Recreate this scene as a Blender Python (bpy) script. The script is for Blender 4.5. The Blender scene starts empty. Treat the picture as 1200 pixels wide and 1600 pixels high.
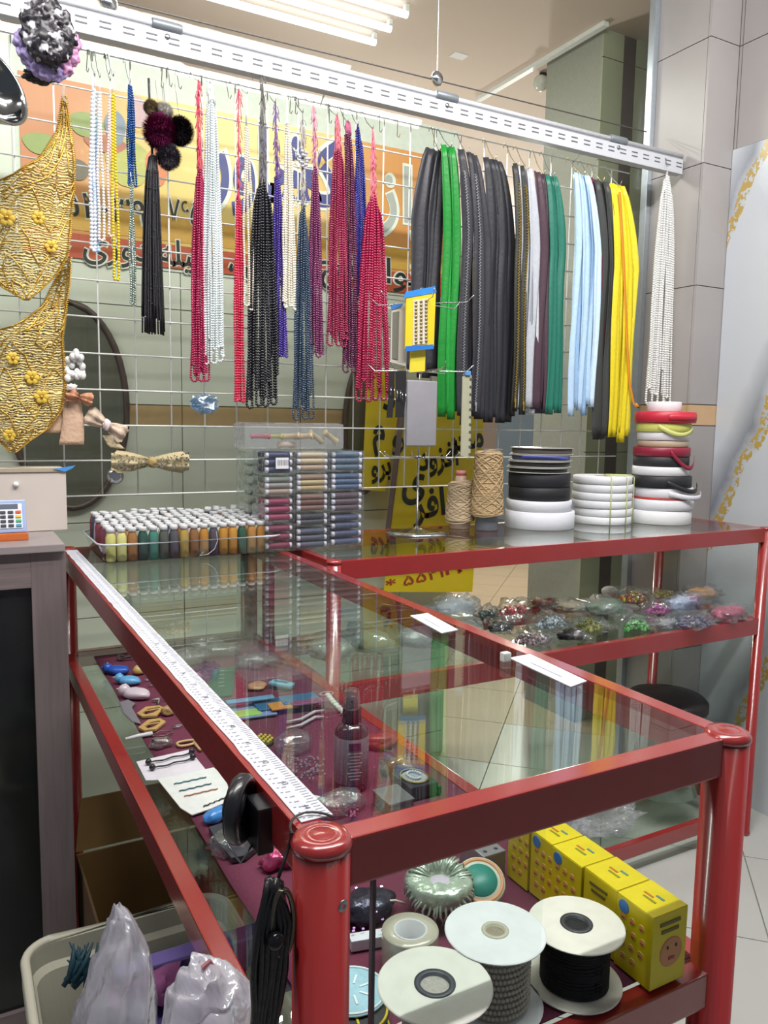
import bpy, bmesh, math, random, unicodedata
import numpy as np
from mathutils import Vector, Matrix, noise
random.seed(7); np.random.seed(7)
SC = bpy.context.scene; COL = SC.collection; PI = math.pi

# ------------------------------------------------------------------ camera
CF = 1235.9; YAW, PITCH, ROLL = .503, -.1128, .0162
CAM = np.array([-.231, -.5076, .3069])
_fw = np.array([math.sin(YAW)*math.cos(PITCH), math.cos(YAW)*math.cos(PITCH), math.sin(PITCH)])
_ri = np.array([math.cos(YAW), -math.sin(YAW), 0.]); _up = np.cross(_ri, _fw)
_r = _ri*math.cos(ROLL)+_up*math.sin(ROLL); _u = np.cross(_r, _fw)
cd = bpy.data.cameras.new('camera'); cam = bpy.data.objects.new('camera', cd); COL.objects.link(cam)
cd.sensor_fit = 'VERTICAL'; cd.sensor_height = 24; cd.lens = CF/1600*24; cd.clip_start = .02; cd.clip_end = 60
cam.matrix_world = Matrix(((_r[0], _u[0], -_fw[0], CAM[0]), (_r[1], _u[1], -_fw[1], CAM[1]), (_r[2], _u[2], -_fw[2], CAM[2]), (0, 0, 0, 1)))
SC.camera = cam
# ------------------------------------------------------------------ world, lights, exposure
w = bpy.data.worlds.new('world'); SC.world = w; w.use_nodes = True
w.node_tree.nodes['Background'].inputs[0].default_value = (.80, .88, 1, 1)
w.node_tree.nodes['Background'].inputs[1].default_value = .13
def area(name, loc, sx, sy, power, rot=(0, 0, 0), col=(1, .97, .95)):
    l = bpy.data.lights.new(name, 'AREA'); l.shape = 'RECTANGLE'; l.size = sx; l.size_y = sy; l.energy = power; l.color = col
    o = bpy.data.objects.new(name, l); COL.objects.link(o); o.location = loc; o.rotation_euler = rot
area('ceiling_or_fill_lamp', (.1, .12, 1.86), 1.3, .05, 26, (.55, 0, 0))
area('ceiling_or_fill_lamp', (1.35, .10, 1.86), 1.3, .05, 20, (.6, 0, 0))
area('ceiling_or_fill_lamp', (.6, .48, 1.86), 1.6, .05, 13, (.6, 0, 0))
area('ceiling_or_fill_lamp', (-1.3, .85, 1.86), 1.2, .10, 12, (.8, 0, -.5))  # added fill from the left to brighten the wall; no fitting known there
area('ceiling_or_fill_lamp', (.7, -1.3, 1.86), 1.3, .10, 1)
for y_ in (2.30, 2.43, 2.56): area('tube_lamp', (.90, y_, 1.848), .95, .024, 6)
def bulb(name, loc, power, r, col=(1, .9, .82)):
    l = bpy.data.lights.new(name, 'POINT'); l.energy = power; l.shadow_soft_size = r; l.color = col
    o = bpy.data.objects.new(name, l); COL.objects.link(o); o.location = loc
bulb('room_fill', (3.9, 4.6, 1.0), 95, .10, (1, .94, .90))  # added point light apart from the hanging bulb, brightens the far space
bulb('room_fill', (1.7, 3.5, .9), 34, .10, (1, .97, .95))  # unseen fill added to lift the floor and ceiling beyond the glass
SC.view_settings.view_transform = 'Standard'; SC.view_settings.look = 'None'
SC.view_settings.gamma = 1; SC.view_settings.use_curve_mapping = False
SC.view_settings.exposure = .35
SC.cycles.transparent_max_bounces = 24; SC.cycles.max_bounces = 8

# ------------------------------------------------------------------ helpers
def at(px, py, ax, v):
    d = (px-600)/CF*_r-(py-800)/CF*_u+_fw; i = 'xyz'.index(ax)
    return CAM+d*((v-CAM[i])/d[i])
def hexc(h):
    h = h.lstrip('#'); c = [int(h[i:i+2], 16)/255 for i in (0, 2, 4)]
    return tuple(x/12.92 if x <= .04045 else ((x+.055)/1.055)**2.4 for x in c)+(1,)
_M = {}
def mat(col, rough=.5, metal=0, bump=0, scale=60, var=.12, spec=.5, emit=0, coat=0, stretch=None, sub=0):
    """procedural paint / cloth / plastic: noise-varied colour, optional fine relief"""
    k = (col, rough, metal, bump, scale, var, spec, emit, coat, stretch, sub)
    if k in _M: return _M[k]
    m = bpy.data.materials.new('surface'); m.use_nodes = True; nt = m.node_tree; b = nt.nodes['Principled BSDF']
    c = hexc(col); tc = nt.nodes.new('ShaderNodeTexCoord'); src = tc.outputs['Object']
    if stretch:
        mp = nt.nodes.new('ShaderNodeMapping'); mp.inputs['Scale'].default_value = stretch; nt.links.new(src, mp.inputs[0]); src = mp.outputs[0]
    n = nt.nodes.new('ShaderNodeTexNoise'); n.inputs['Scale'].default_value = scale; n.inputs['Detail'].default_value = 4; nt.links.new(src, n.inputs[0])
    mx = nt.nodes.new('ShaderNodeMix'); mx.data_type = 'RGBA'
    mx.inputs[6].default_value = tuple(x*(1-var) for x in c[:3])+(1,); mx.inputs[7].default_value = tuple(min(1, x*(1+var)) for x in c[:3])+(1,)
    nt.links.new(n.outputs[0], mx.inputs[0]); nt.links.new(mx.outputs[2], b.inputs['Base Color'])
    b.inputs['Roughness'].default_value = rough; b.inputs['Metallic'].default_value = metal; b.inputs['Specular IOR Level'].default_value = spec
    if coat: b.inputs['Coat Weight'].default_value = coat; b.inputs['Coat Roughness'].default_value = .12
    if sub: b.inputs['Subsurface Weight'].default_value = sub
    if emit: b.inputs['Emission Color'].default_value = c; b.inputs['Emission Strength'].default_value = emit
    if bump:
        bp = nt.nodes.new('ShaderNodeBump'); bp.inputs['Strength'].default_value = bump; bp.inputs['Distance'].default_value = .002
        nt.links.new(n.outputs[0], bp.inputs['Height']); nt.links.new(bp.outputs[0], b.inputs['Normal'])
    _M[k] = m; return m
def glass(tint='#eef6f0', base=.03, power=5.0, gain=.96, rough=0.0, bump=0, scale=40, milk=0, milkcol='#ffffff'):
    """clear sheet: see-through, mirror-like towards grazing; bump crumples it, milk clouds it"""
    k = ('g', tint, base, power, gain, rough, bump, scale, milk, milkcol)
    if k in _M: return _M[k]
    m = bpy.data.materials.new('clear_sheet'); m.use_nodes = True; nt = m.node_tree; nt.nodes.clear()
    out = nt.nodes.new('ShaderNodeOutputMaterial'); tr = nt.nodes.new('ShaderNodeBsdfTransparent'); tr.inputs[0].default_value = hexc(tint)
    gl = nt.nodes.new('ShaderNodeBsdfGlossy'); gl.inputs['Roughness'].default_value = rough; gl.inputs[0].default_value = (.95, .97, .96, 1)
    lw = nt.nodes.new('ShaderNodeLayerWeight'); lw.inputs[0].default_value = .5
    pw = nt.nodes.new('ShaderNodeMath'); pw.operation = 'POWER'; pw.inputs[1].default_value = power
    ma = nt.nodes.new('ShaderNodeMath'); ma.operation = 'MULTIPLY_ADD'; ma.inputs[1].default_value = gain; ma.inputs[2].default_value = base; ma.use_clamp = True
    nt.links.new(lw.outputs['Facing'], pw.inputs[0]); nt.links.new(pw.outputs[0], ma.inputs[0])
    mx = nt.nodes.new('ShaderNodeMixShader'); nt.links.new(ma.outputs[0], mx.inputs[0]); nt.links.new(gl.outputs[0], mx.inputs[2])
    last = tr
    if milk:
        df = nt.nodes.new('ShaderNodeBsdfDiffuse'); df.inputs[0].default_value = hexc(milkcol)
        tl = nt.nodes.new('ShaderNodeBsdfTranslucent'); tl.inputs[0].default_value = hexc(milkcol)
        m3 = nt.nodes.new('ShaderNodeMixShader'); m3.inputs[0].default_value = .45; nt.links.new(df.outputs[0], m3.inputs[1]); nt.links.new(tl.outputs[0], m3.inputs[2])
        m2 = nt.nodes.new('ShaderNodeMixShader'); m2.inputs[0].default_value = milk; nt.links.new(tr.outputs[0], m2.inputs[1]); nt.links.new(m3.outputs[0], m2.inputs[2]); last = m2
    nt.links.new(last.outputs[0], mx.inputs[1]); nt.links.new(mx.outputs[0], out.inputs[0])
    if bump:
        tc = nt.nodes.new('ShaderNodeTexCoord'); n = nt.nodes.new('ShaderNodeTexNoise'); n.inputs['Scale'].default_value = scale; n.inputs['Detail'].default_value = 3
        nt.links.new(tc.outputs['Object'], n.inputs[0]); bp = nt.nodes.new('ShaderNodeBump'); bp.inputs['Strength'].default_value = bump; bp.inputs['Distance'].default_value = .01
        nt.links.new(n.outputs[0], bp.inputs['Height'])
        for s in (gl, lw): nt.links.new(bp.outputs[0], s.inputs['Normal'])
    _M[k] = m; return m
def film(milk=.12, base=.10, bump=.9, scale=45, tint='#f4f6f8', col='#f2f4fa', rough=.07):
    return glass(tint, base, 2.0, .55, rough, bump, scale, milk, col)

class MB:
    def __init__(s): s.v = []; s.f = []
    def add(s, v, f):
        o = len(s.v); s.v.extend([tuple(map(float, p)) for p in v]); s.f.extend([tuple(int(i)+o for i in q) for q in f]); return s
    def box(s, c, d, ax=None, bev=0):
        """box centred c, size d, optional 3 axes; bevelled vertical/horizontal edges when bev>0"""
        c = np.array(c, float); h = np.array(d, float)/2; A = np.eye(3) if ax is None else np.array(ax, float)
        if bev <= 0:
            P = [(x, y, z) for x in (-1, 1) for y in (-1, 1) for z in (-1, 1)]
            V = [c+(np.array(p)*h)@A for p in P]
            return s.add(V, [(0, 1, 3, 2), (4, 6, 7, 5), (0, 4, 5, 1), (2, 3, 7, 6), (0, 2, 6, 4), (1, 5, 7, 3)])
        bm = bmesh.new(); bmesh.ops.create_cube(bm, size=1)
        for v in bm.verts: v.co = Vector((v.co.x*d[0], v.co.y*d[1], v.co.z*d[2]))
        bmesh.ops.bevel(bm, geom=bm.edges[:], offset=bev, segments=2, affect='EDGES', profile=.7)
        bm.verts.ensure_lookup_table()
        s.add([c+np.array(v.co)@A for v in bm.verts], [[l.index for l in f.verts] for f in bm.faces]); bm.free(); return s
    def bb(s, a, b, bev=0):
        a = np.minimum(a, b).astype(float) if True else a; b2 = np.maximum(a, b)
        return s.box((np.array(a)+b2)/2, b2-np.array(a), None, bev)
    def lathe(s, c, prof, n=24, ax=(0, 0, 1), cap=True):
        """prof: (r, h) pairs along axis ax from c"""
        ax = np.array(ax, float); ax /= np.linalg.norm(ax)
        t = np.array((1, 0, 0)) if abs(ax[0]) < .9 else np.array((0, 1, 0)); e1 = np.cross(ax, t); e1 /= np.linalg.norm(e1); e2 = np.cross(ax, e1)
        V = []; F = []; m = len(prof); c = np.array(c, float)
        for r, h in prof:
            for k in range(n):
                a = 2*PI*k/n; V.append(c+ax*h+(e1*math.cos(a)+e2*math.sin(a))*r)
        for j in range(m-1):
            for k in range(n):
                k2 = (k+1) % n; F.append((j*n+k, j*n+k2, (j+1)*n+k2, (j+1)*n+k))
        if cap:
            if prof[0][0] > 1e-6: F.append(tuple(range(n))[::-1])
            if prof[-1][0] > 1e-6: F.append(tuple((m-1)*n+k for k in range(n)))
        return s.add(V, F)
    def tube(s, P, r, n=6, closed=False, cap=True):
        P = [np.array(p, float) for p in P]; m = len(P); rr = r if hasattr(r, '__len__') else [r]*m
        V = []; F = []; up = None
        for i in range(m):
            a = P[(i-1) % m] if (i or closed) else P[i]; b = P[(i+1) % m] if (i < m-1 or closed) else P[i]
            d = b-a; L = np.linalg.norm(d); d = d/L if L > 1e-9 else np.array((0, 0, 1.))
            if up is None: up = np.array((1., 0, 0)) if abs(d[0]) < .8 else np.array((0, 1., 0))
            e1 = np.cross(d, up); l1 = np.linalg.norm(e1)
            if l1 < 1e-3: up = np.array((0, 1., 0)) if abs(d[1]) < .8 else np.array((0, 0, 1.)); e1 = np.cross(d, up); l1 = np.linalg.norm(e1)
            e1 /= l1; e2 = np.cross(e1, d); up = e2*1.0 if False else np.cross(e1, d)*-1 if False else up
            for k in range(n):
                t = 2*PI*k/n; V.append(P[i]+(e1*math.cos(t)+e2*math.sin(t))*rr[i])
        for i in range(m if closed else m-1):
            j = (i+1) % m
            for k in range(n): k2 = (k+1) % n; F.append((i*n+k, i*n+k2, j*n+k2, j*n+k))
        if cap and not closed: F.append(tuple(range(n))[::-1]); F.append(tuple((m-1)*n+k for k in range(n)))
        return s.add(V, F)
    def ball(s, c, r, n=8, m=5, sc=(1, 1, 1)):
        return s.lathe_scaled(c, [(r*math.sin(PI*j/m), -r*math.cos(PI*j/m)) for j in range(m+1)], n, sc)
    def lathe_scaled(s, c, prof, n, sc):
        V = []; F = []; c = np.array(c, float); m = len(prof)
        for r, h in prof:
            if r < 1e-7: V.append(c+np.array((0, 0, h*sc[2]))); continue
            for k in range(n): a = 2*PI*k/n; V.append(c+np.array((r*math.cos(a)*sc[0], r*math.sin(a)*sc[1], h*sc[2])))
        # top & bottom are poles
        for k in range(n):
            k2 = (k+1) % n; F.append((0, 1+k2, 1+k))
        for j in range(m-3):
            o = 1+j*n
            for k in range(n): k2 = (k+1) % n; F.append((o+k, o+k2, o+n+k2, o+n+k))
        o = 1+(m-3)*n; e = len(V)-1
        for k in range(n): k2 = (k+1) % n; F.append((o+k, o+k2, e))
        return s.add(V, F)
    def beads(s, P, r, sc=None, n=6):
        """low-poly beads at points P (array), rings n x 2"""
        P = np.array(P, float); N = len(P)
        if N == 0: return s
        base = [(0, 0, 1.)]+[(math.cos(2*PI*k/n)*.87, math.sin(2*PI*k/n)*.87, .45) for k in range(n)]+[(math.cos(2*PI*(k+.5)/n)*.87, math.sin(2*PI*(k+.5)/n)*.87, -.45) for k in range(n)]+[(0, 0, -1.)]
        base = np.array(base); R = np.full(N, r) if not hasattr(r, '__len__') else np.array(r)
        if sc is not None: base = base*np.array(sc)
        V = (P[:, None, :]+base[None]*R[:, None, None]).reshape(-1, 3); f = []
        for k in range(n):
            k2 = (k+1) % n
            f += [(0, 1+k, 1+k2), (1+k, 1+n+k, 1+k2), (1+k2, 1+n+k, 1+n+k2), (1+n+k, 1+2*n, 1+n+k2)]
        o = len(s.v); L = len(base); fa = np.array(f)
        F = (fa[None]+np.arange(N)[:, None, None]*L).reshape(-1, 3)+o
        s.v.extend(map(tuple, V.tolist())); s.f.extend(map(tuple, F.tolist())); return s
    def strip(s, C, Wd, th=.0006, nrm=(0, -1, 0), fold=0, k=5, side=(1, 0, 0), ph=0):
        """solid flat tape: centres C, widths Wd; folded cross-section"""
        m = len(C); V = []; F = []; nrm = np.array(nrm, float); side = np.array(side, float)
        for sg in (0, 1):
            for i in range(m):
                for j in range(k):
                    u = j/(k-1)-.5; V.append(np.array(C[i])+side*u*Wd[i]+nrm*(fold*math.sin(u*7+ph+i*.12)+sg*th))
        o = m*k
        for i in range(m-1):
            for j in range(k-1):
                a = i*k+j; F.append((a, a+k, a+k+1, a+1)); F.append((o+a, o+a+1, o+a+k+1, o+a+k))
        for i in range(m-1):
            for j in (0, k-1): a = i*k+j; F.append((a, o+a, o+a+k, a+k) if j == 0 else (a, a+k, o+a+k, o+a))
        for i in (0, m-1):
            for j in range(k-1): a = i*k+j; F.append((a, a+1, o+a+1, o+a) if i == 0 else (a, o+a, o+a+1, a+1))
        return s.add(V, F)
    def poly(s, pts, z0, z1, M=None):
        """extruded outline pts (x,y) from z0 to z1, optional mapping M(x,y,z)->world"""
        n = len(pts); f = M or (lambda x, y, z: (x, y, z))
        V = [f(x, y, z0) for x, y in pts]+[f(x, y, z1) for x, y in pts]
        F = [tuple(range(n))[::-1], tuple(range(n, 2*n))]+[(i, (i+1) % n, n+(i+1) % n, n+i) for i in range(n)]
        return s.add(V, F)
    def crumple(s, amp, freq=30, seed=0):
        for i, p in enumerate(s.v):
            q = Vector(p)*freq+Vector((seed*7.1, seed*3.3, seed)); d = noise.noise_vector(q)
            s.v[i] = (p[0]+d.x*amp, p[1]+d.y*amp, p[2]+d.z*amp*.7)
        return s
    def ico(s, c, rad, sub=3, crump=.25, freq=2.2, seed=0, flat=True, rot=0):
        bm = bmesh.new(); bmesh.ops.create_icosphere(bm, subdivisions=sub, radius=1); V = []
        for v in bm.verts:
            p = v.co.copy(); d = noise.noise(p*freq+Vector((seed*5.3, seed*1.7, 3)))+.5*noise.noise(p*freq*2.6+Vector((seed, 9, seed)))
            p = p*(1+crump*d); z = p.z
            if flat and z < -.55: z = -.55+(z+.55)*.1
            x = p.x*rad[0]; y = p.y*rad[1]; x, y = x*math.cos(rot)-y*math.sin(rot), x*math.sin(rot)+y*math.cos(rot)
            V.append((c[0]+x, c[1]+y, c[2]+(z+(.6 if flat else 0))*rad[2]))
        s.add(V, [[q.index for q in f.verts] for f in bm.faces]); bm.free(); return s

def thing(name, label, cat, loc, group=None):
    o = bpy.data.objects.new(name, None); o.empty_display_size = .02; COL.objects.link(o); o.location = [float(x) for x in loc]
    o['label'] = label; o['category'] = cat
    if group: o['group'] = group
    return o
def wloc(o):
    l = Vector((0, 0, 0))
    while o: l += o.location; o = o.parent
    return l
def obj(name, mb, m, parent=None, smooth=False, origin=None, label=None, kind=None):
    """links mb as ONE mesh object; verts in world coordinates, origin at parent / given point / base centre"""
    V = np.array(mb.v, float)
    if parent is not None and origin is None: loc = Vector((0, 0, 0)); base = np.array(wloc(parent))
    else:
        b = np.array(origin, float) if origin is not None else np.array(((V[:, 0].min()+V[:, 0].max())/2, (V[:, 1].min()+V[:, 1].max())/2, V[:, 2].min()))
        base = b; loc = Vector(b)-(wloc(parent) if parent else Vector((0, 0, 0)))
    me = bpy.data.meshes.new(name); me.from_pydata((V-base).tolist(), [], mb.f); me.materials.append(m)
    if smooth: me.polygons.foreach_set('use_smooth', [True]*len(me.polygons))
    o = bpy.data.objects.new(name, me); COL.objects.link(o); o.location = loc
    if parent: o.parent = parent
    if label: o['label'] = label
    if kind: o['kind'] = kind
    return o
def single(name, mb, m, label, cat, group=None, smooth=False, kind=None):
    o = obj(name, mb, m, None, smooth, kind=kind); o['label'] = label; o['category'] = cat
    if group: o['group'] = group
    return o
def struct(name, mb, m, smooth=False, label=None):
    o = obj(name, mb, m, None, smooth, kind='structure')
    if label: o['label'] = label
    return o
def copy_part(src, parent, loc):
    c = src.copy(); COL.objects.link(c); c.parent = parent; c.location = Vector([float(x) for x in loc]); return c
def copy_tree(o, loc, label, parent=None):
    c = o.copy(); COL.objects.link(c); c.location = Vector([float(x) for x in loc])
    if label: c['label'] = label
    for ch in list(o.children):
        d = ch.copy(); COL.objects.link(d); d.parent = c
        for g in list(ch.children): e = g.copy(); COL.objects.link(e); e.parent = d
    return c

# Arabic-script lettering in visual order with joined letter forms
_forms = {}
for cp in list(range(0xFB50, 0xFDFF))+list(range(0xFE70, 0xFEFD)):
    d = unicodedata.decomposition(chr(cp)).split()
    if len(d) == 2 and d[0] in ('<initial>', '<medial>', '<final>', '<isolated>'): _forms.setdefault(int(d[1], 16), {})[d[0]] = chr(cp)
def shape(t):
    out = []
    def joins_next(c): f = _forms.get(ord(c), {}); return '<initial>' in f
    def joins_prev(c): f = _forms.get(ord(c), {}); return '<final>' in f
    for i, c in enumerate(t):
        f = _forms.get(ord(c))
        if not f: out.append(c); continue
        p = i > 0 and joins_next(t[i-1]) and joins_prev(c); n = i < len(t)-1 and joins_next(c) and joins_prev(t[i+1])
        k = '<medial>' if p and n else '<final>' if p else '<initial>' if n else '<isolated>'
        out.append(f.get(k, c))
    return ''.join(out[::-1])
def lettering(name, text, m, parent, org, right, up, size, shear=0, bold=0, depth=.0006, rtl=True, fit=None, kind=None):
    cu = bpy.data.curves.new('t', 'FONT'); cu.body = shape(text) if rtl else text; cu.size = 1; cu.extrude = 0; cu.shear = shear; cu.offset = bold
    to = bpy.data.objects.new('t', cu); COL.objects.link(to); dg = bpy.context.evaluated_depsgraph_get(); dg.update()
    me = bpy.data.meshes.new_from_object(to.evaluated_get(dg)); bpy.data.objects.remove(to)
    V = np.array([v.co[:] for v in me.vertices]) if len(me.vertices) else np.zeros((1, 3)); F = [tuple(p.vertices) for p in me.polygons]
    if not F: return None
    right = np.array(right, float); up = np.array(up, float); nr = np.cross(right, up); x = V[:, 0]-V[:, 0].min(); sx = size
    if fit: sx = fit/max(x.max(), 1e-6)
    W = np.array(org)[None]+x[:, None]*sx*right[None]+V[:, 1][:, None]*size*up[None]+nr[None]*depth
    mb = MB(); mb.v = [tuple(p) for p in W.tolist()]; mb.f = F
    return obj(name, mb, m, parent)
def ccw(pts): return pts

# ------------------------------------------------------------------ materials
RED = mat('#972626', .26, 0, .05, 30, .07, coat=1.0)
WHITE = mat('#e6e8ea', .45); OFFWHITE = mat('#d8d6cc', .5); CHROME = mat('#d0d2d6', .16, 1, 0); STEEL = mat('#9a9ca0', .35, 1)
BLACKP = mat('#1c1c20', .3); WIRE = mat('#dcdedc', .35); GLASS = glass('#f6fbf8')
GROUT = mat('#9b9c94', .9)

# ------------------------------------------------------------------ structure
FZ = -1.005; CZ = 1.9
GY = 1.55     # wire grid plane
PY = 1.66     # glass partition plane
WY = 2.05     # tiled wall plane
struct('floor', MB().bb((-2.5, -1.6, FZ-.08), (6.5, 8.7, FZ-.006)), GROUT)
fl = bpy.data.objects['floor']; T = .427
tile = None; FT = mat('#bcbdb8', .34, 0, 0, 5, .05)
dx = np.array((1, 1, 0))/math.sqrt(2); dy = np.array((-1, 1, 0))/math.sqrt(2)
FT2 = mat('#c2b096', .42, 0, 0, 5, .08); tile2 = None
for i in range(-4, 26):
    for j in range(-14, 14):
        c = dx*(2.008+.5*T+(i-6)*T)+dy*(-.636+.5*T+(j-2)*T)
        if c[1] > 1.9 and -.6 < c[0] < 5.4 and c[1] < 6.6:
            if tile2 is None: tile2 = obj('floor_tile', MB().box((0, 0, -.003), (T-.004, T-.004, .006), [dx, dy, (0, 0, 1)], 0), FT2, fl, origin=(0, 0, 0)); tile2.location = Vector((c[0], c[1], FZ))-fl.location
            else: copy_part(tile2, fl, Vector((c[0], c[1], FZ))-fl.location)
            continue
        if not (-1.2 < c[0] < 3.1 and -1.1 < c[1] < 1.95): continue
        if tile is None:
            tile = obj('floor_tile', MB().box((0, 0, -.003), (T-.004, T-.004, .006), [dx, dy, (0, 0, 1)], 0), FT, fl, origin=(0, 0, 0))
            tile.location = Vector((c[0], c[1], FZ))-fl.location
        else: copy_part(tile, fl, Vector((c[0], c[1], FZ))-fl.location)
struct('ceiling', MB().bb((-2.5, -1.6, CZ), (6.5, 1.6, CZ+.06)), mat('#cfcbc8', .75, 0, 0, 3, .03))
struct('ceiling_1', MB().bb((-2.5, 1.6, CZ), (6.5, 8.7, CZ+.06)), mat('#d2c0b6', .75, 0, 0, 3, .03), label='peach plaster ceiling beyond the glass')
# tiled wall behind the display, with a tan border course
WXR = float(at(714, 300, 'y', WY)[0])
wb = struct('wall_back', MB().bb((-1.0, WY+.008, FZ), (WXR, WY+.08, 1.375)), GROUT)
TW = .41; TILEM = mat('#dededa', .22, 0, 0, 4, .05); TANM = mat('#c3a27c', .4, 0, .2, 25, .12)
courses = []; z = .285
while z > FZ+.05: courses.append((max(FZ, z-.30), z, 'wall_tile', TILEM)); z -= .30
courses.append((.285, .35, 'border_tile', TANM)); z = .35
while z < 1.36: courses.append((z, min(1.375, z+.30), 'wall_tile', TILEM)); z += .30
protos = {}
for z0, z1, nm, mm in courses:
    for k in range(-5, 10):
        x0 = .02+k*TW; x1 = x0+TW
        if x0 < -1.0: continue
        x1 = min(x1, WXR); key = (nm, round(z1-z0, 3), round(x1-x0, 3)); c = Vector(((x0+x1)/2, WY+.004, (z0+z1)/2))-wb.location
        if x1-x0 < .03 or z1-z0 < .02: continue
        if key in protos: copy_part(protos[key], wb, c)
        else:
            protos[key] = obj(nm, MB().box((0, 0, 0), (x1-x0-.003, .008, z1-z0-.003)), mm, wb, origin=(0, 0, 0)); protos[key].location = c
# space beyond: peach end wall and side wall seen through the glass
struct('wall_far', MB().bb((-2.5, 8.5, FZ), (6.5, 8.6, CZ)), mat('#c4a998', .8, 0, 0, 2, .04))
# pillar beyond the glass with a dark strip down it
px0 = at(942, 100, 'y', 2.05)[0]; d0 = at(974, 100, 'y', 2.05)[0]; d1 = at(994, 100, 'y', 2.05)[0]
pil = struct('pillar', MB().bb((px0, 2.06, FZ), (2.75, 2.4, CZ)), GROUT)
OLIVE = mat('#a3a692', .18, 0, 0, 6, .07)
for z in np.arange(FZ, CZ, .40):
    z1 = min(z+.397, CZ)
    if z1-z < .03: continue
    obj('stone_tile', MB().bb((px0, 2.05, z), (d0, 2.06, z1)), OLIVE, pil)
    obj('stone_tile', MB().bb((d1, 2.05, z), (2.75, 2.06, z1)), OLIVE, pil)
obj('dark_strip', MB().bb((d0+.002, 2.052, FZ), (d1-.002, 2.06, CZ)), mat('#5a4f4f', .4, 0, .3, 30, .2), pil)
# near pillar on the right, clad in stone
PX = 2.025; PF = 1.41; RX = 2.167
pr = struct('pillar_right', MB().bb((PX+.01, PF+.01, FZ), (2.6, PY-.014, CZ)), GROUT)
STONE = mat('#9e9a99', .35, 0, .1, 7, .06); 
for z0, z1, mm, nm in [(.315, .385, TANM, 'border_tile'), (.388, .788, STONE, 'stone_tile'), (.791, 1.188, STONE, 'stone_tile'), (1.191, 1.588, STONE, 'stone_tile'), (1.591, CZ, STONE, 'stone_tile'), (-.085, .312, STONE, 'stone_tile'), (-.485, -.088, STONE, 'stone_tile'), (-.885, -.488, STONE, 'stone_tile'), (FZ, -.888, STONE, 'stone_tile')]:
    obj(nm, MB().bb((PX, PF+.012, z0), (PX+.01, PY-.014, z1)), mm, pr)
    obj(nm, MB().bb((PX, PF, z0), (RX-.001, PF+.01, z1)), mm, pr)
# right wall: grey stone above, marble-patterned panel with grey and gold veins
wr = struct('wall_right', MB().bb((RX+.012, -1.6, FZ), (RX+.1, PF+.01, CZ)), GROUT)
for k, y0 in enumerate(np.arange(-1.6, PF, .6)):
    for z0, z1 in ((1.255, 1.588), (1.591, CZ)):
        obj('stone_tile', MB().bb((RX+.002, y0+.001, z0), (RX+.012, min(y0+.597, PF), z1)), STONE, wr)
mm = bpy.data.materials.new('veined_marble'); mm.use_nodes = True; nt = mm.node_tree; b = nt.nodes['Principled BSDF']
tc = nt.nodes.new('ShaderNodeTexCoord'); L = nt.links
sp = nt.nodes.new('ShaderNodeSeparateXYZ'); L.new(tc.outputs['Object'], sp.inputs[0])
def mth(op, a, b_=None, c=None, clamp=False):
    n = nt.nodes.new('ShaderNodeMath'); n.operation = op; n.use_clamp = clamp
    for i, q in enumerate((a, b_, c)):
        if q is None: continue
        if isinstance(q, (int, float)): n.inputs[i].default_value = q
        else: L.new(q, n.inputs[i])
    return n.outputs[0]
nz = nt.nodes.new('ShaderNodeTexNoise'); nz.inputs['Scale'].default_value = 4.5; nz.inputs['Detail'].default_value = 6; L.new(tc.outputs['Object'], nz.inputs[0])
nz2 = nt.nodes.new('ShaderNodeTexNoise'); nz2.inputs['Scale'].default_value = 60; nz2.inputs['Detail'].default_value = 3; L.new(tc.outputs['Object'], nz2.inputs[0])
# diagonal coordinate: veins climb towards the viewer, repeating every .62 m
diag = mth('ADD', mth('ADD', sp.outputs[2], mth('MULTIPLY', sp.outputs[1], 2.1)), mth('MULTIPLY', nz.outputs[0], .30))
VSHIFT = -.241
ph = mth('FRACT', mth('DIVIDE', mth('ADD', diag, 40.0+VSHIFT), 1.01))
grey = mth('MULTIPLY', mth('SUBTRACT', 1.0, mth('MULTIPLY', mth('ABSOLUTE', mth('SUBTRACT', ph, .67)), 6.0), clamp=True), mth('MULTIPLY', nz.outputs[0], 1.5), clamp=True)
gold = mth('MULTIPLY', mth('GREATER_THAN', mth('SUBTRACT', .045, mth('ABSOLUTE', mth('SUBTRACT', ph, .56))), 0.0), mth('GREATER_THAN', nz2.outputs[0], .47))
m1 = nt.nodes.new('ShaderNodeMix'); m1.data_type = 'RGBA'; m1.inputs[6].default_value = hexc('#c3c9cf'); m1.inputs[7].default_value = hexc('#7d838e'); L.new(grey, m1.inputs[0])
m2 = nt.nodes.new('ShaderNodeMix'); m2.data_type = 'RGBA'; m2.inputs[7].default_value = hexc('#b39a55'); L.new(m1.outputs[2], m2.inputs[6]); L.new(gold, m2.inputs[0])
L.new(m2.outputs[2], b.inputs['Base Color']); b.inputs['Roughness'].default_value = .22
obj('marble_panel', MB().bb((RX-.004, -1.6, FZ), (RX+.012, PF-.002, 1.252)), mm, wr)
# glass partition with an aluminium edge strip
struct('window_1', MB().bb((-.6, PY, FZ), (PX-.004, PY+.006, CZ)), glass('#f7faf5', .010, 5, .9))
struct('trim_1', MB().box((PX-.012, PY-.012, (FZ+CZ)/2), (.022, .03, CZ-FZ), bev=.003), mat('#aeb8c0', .3, .6))

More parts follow.
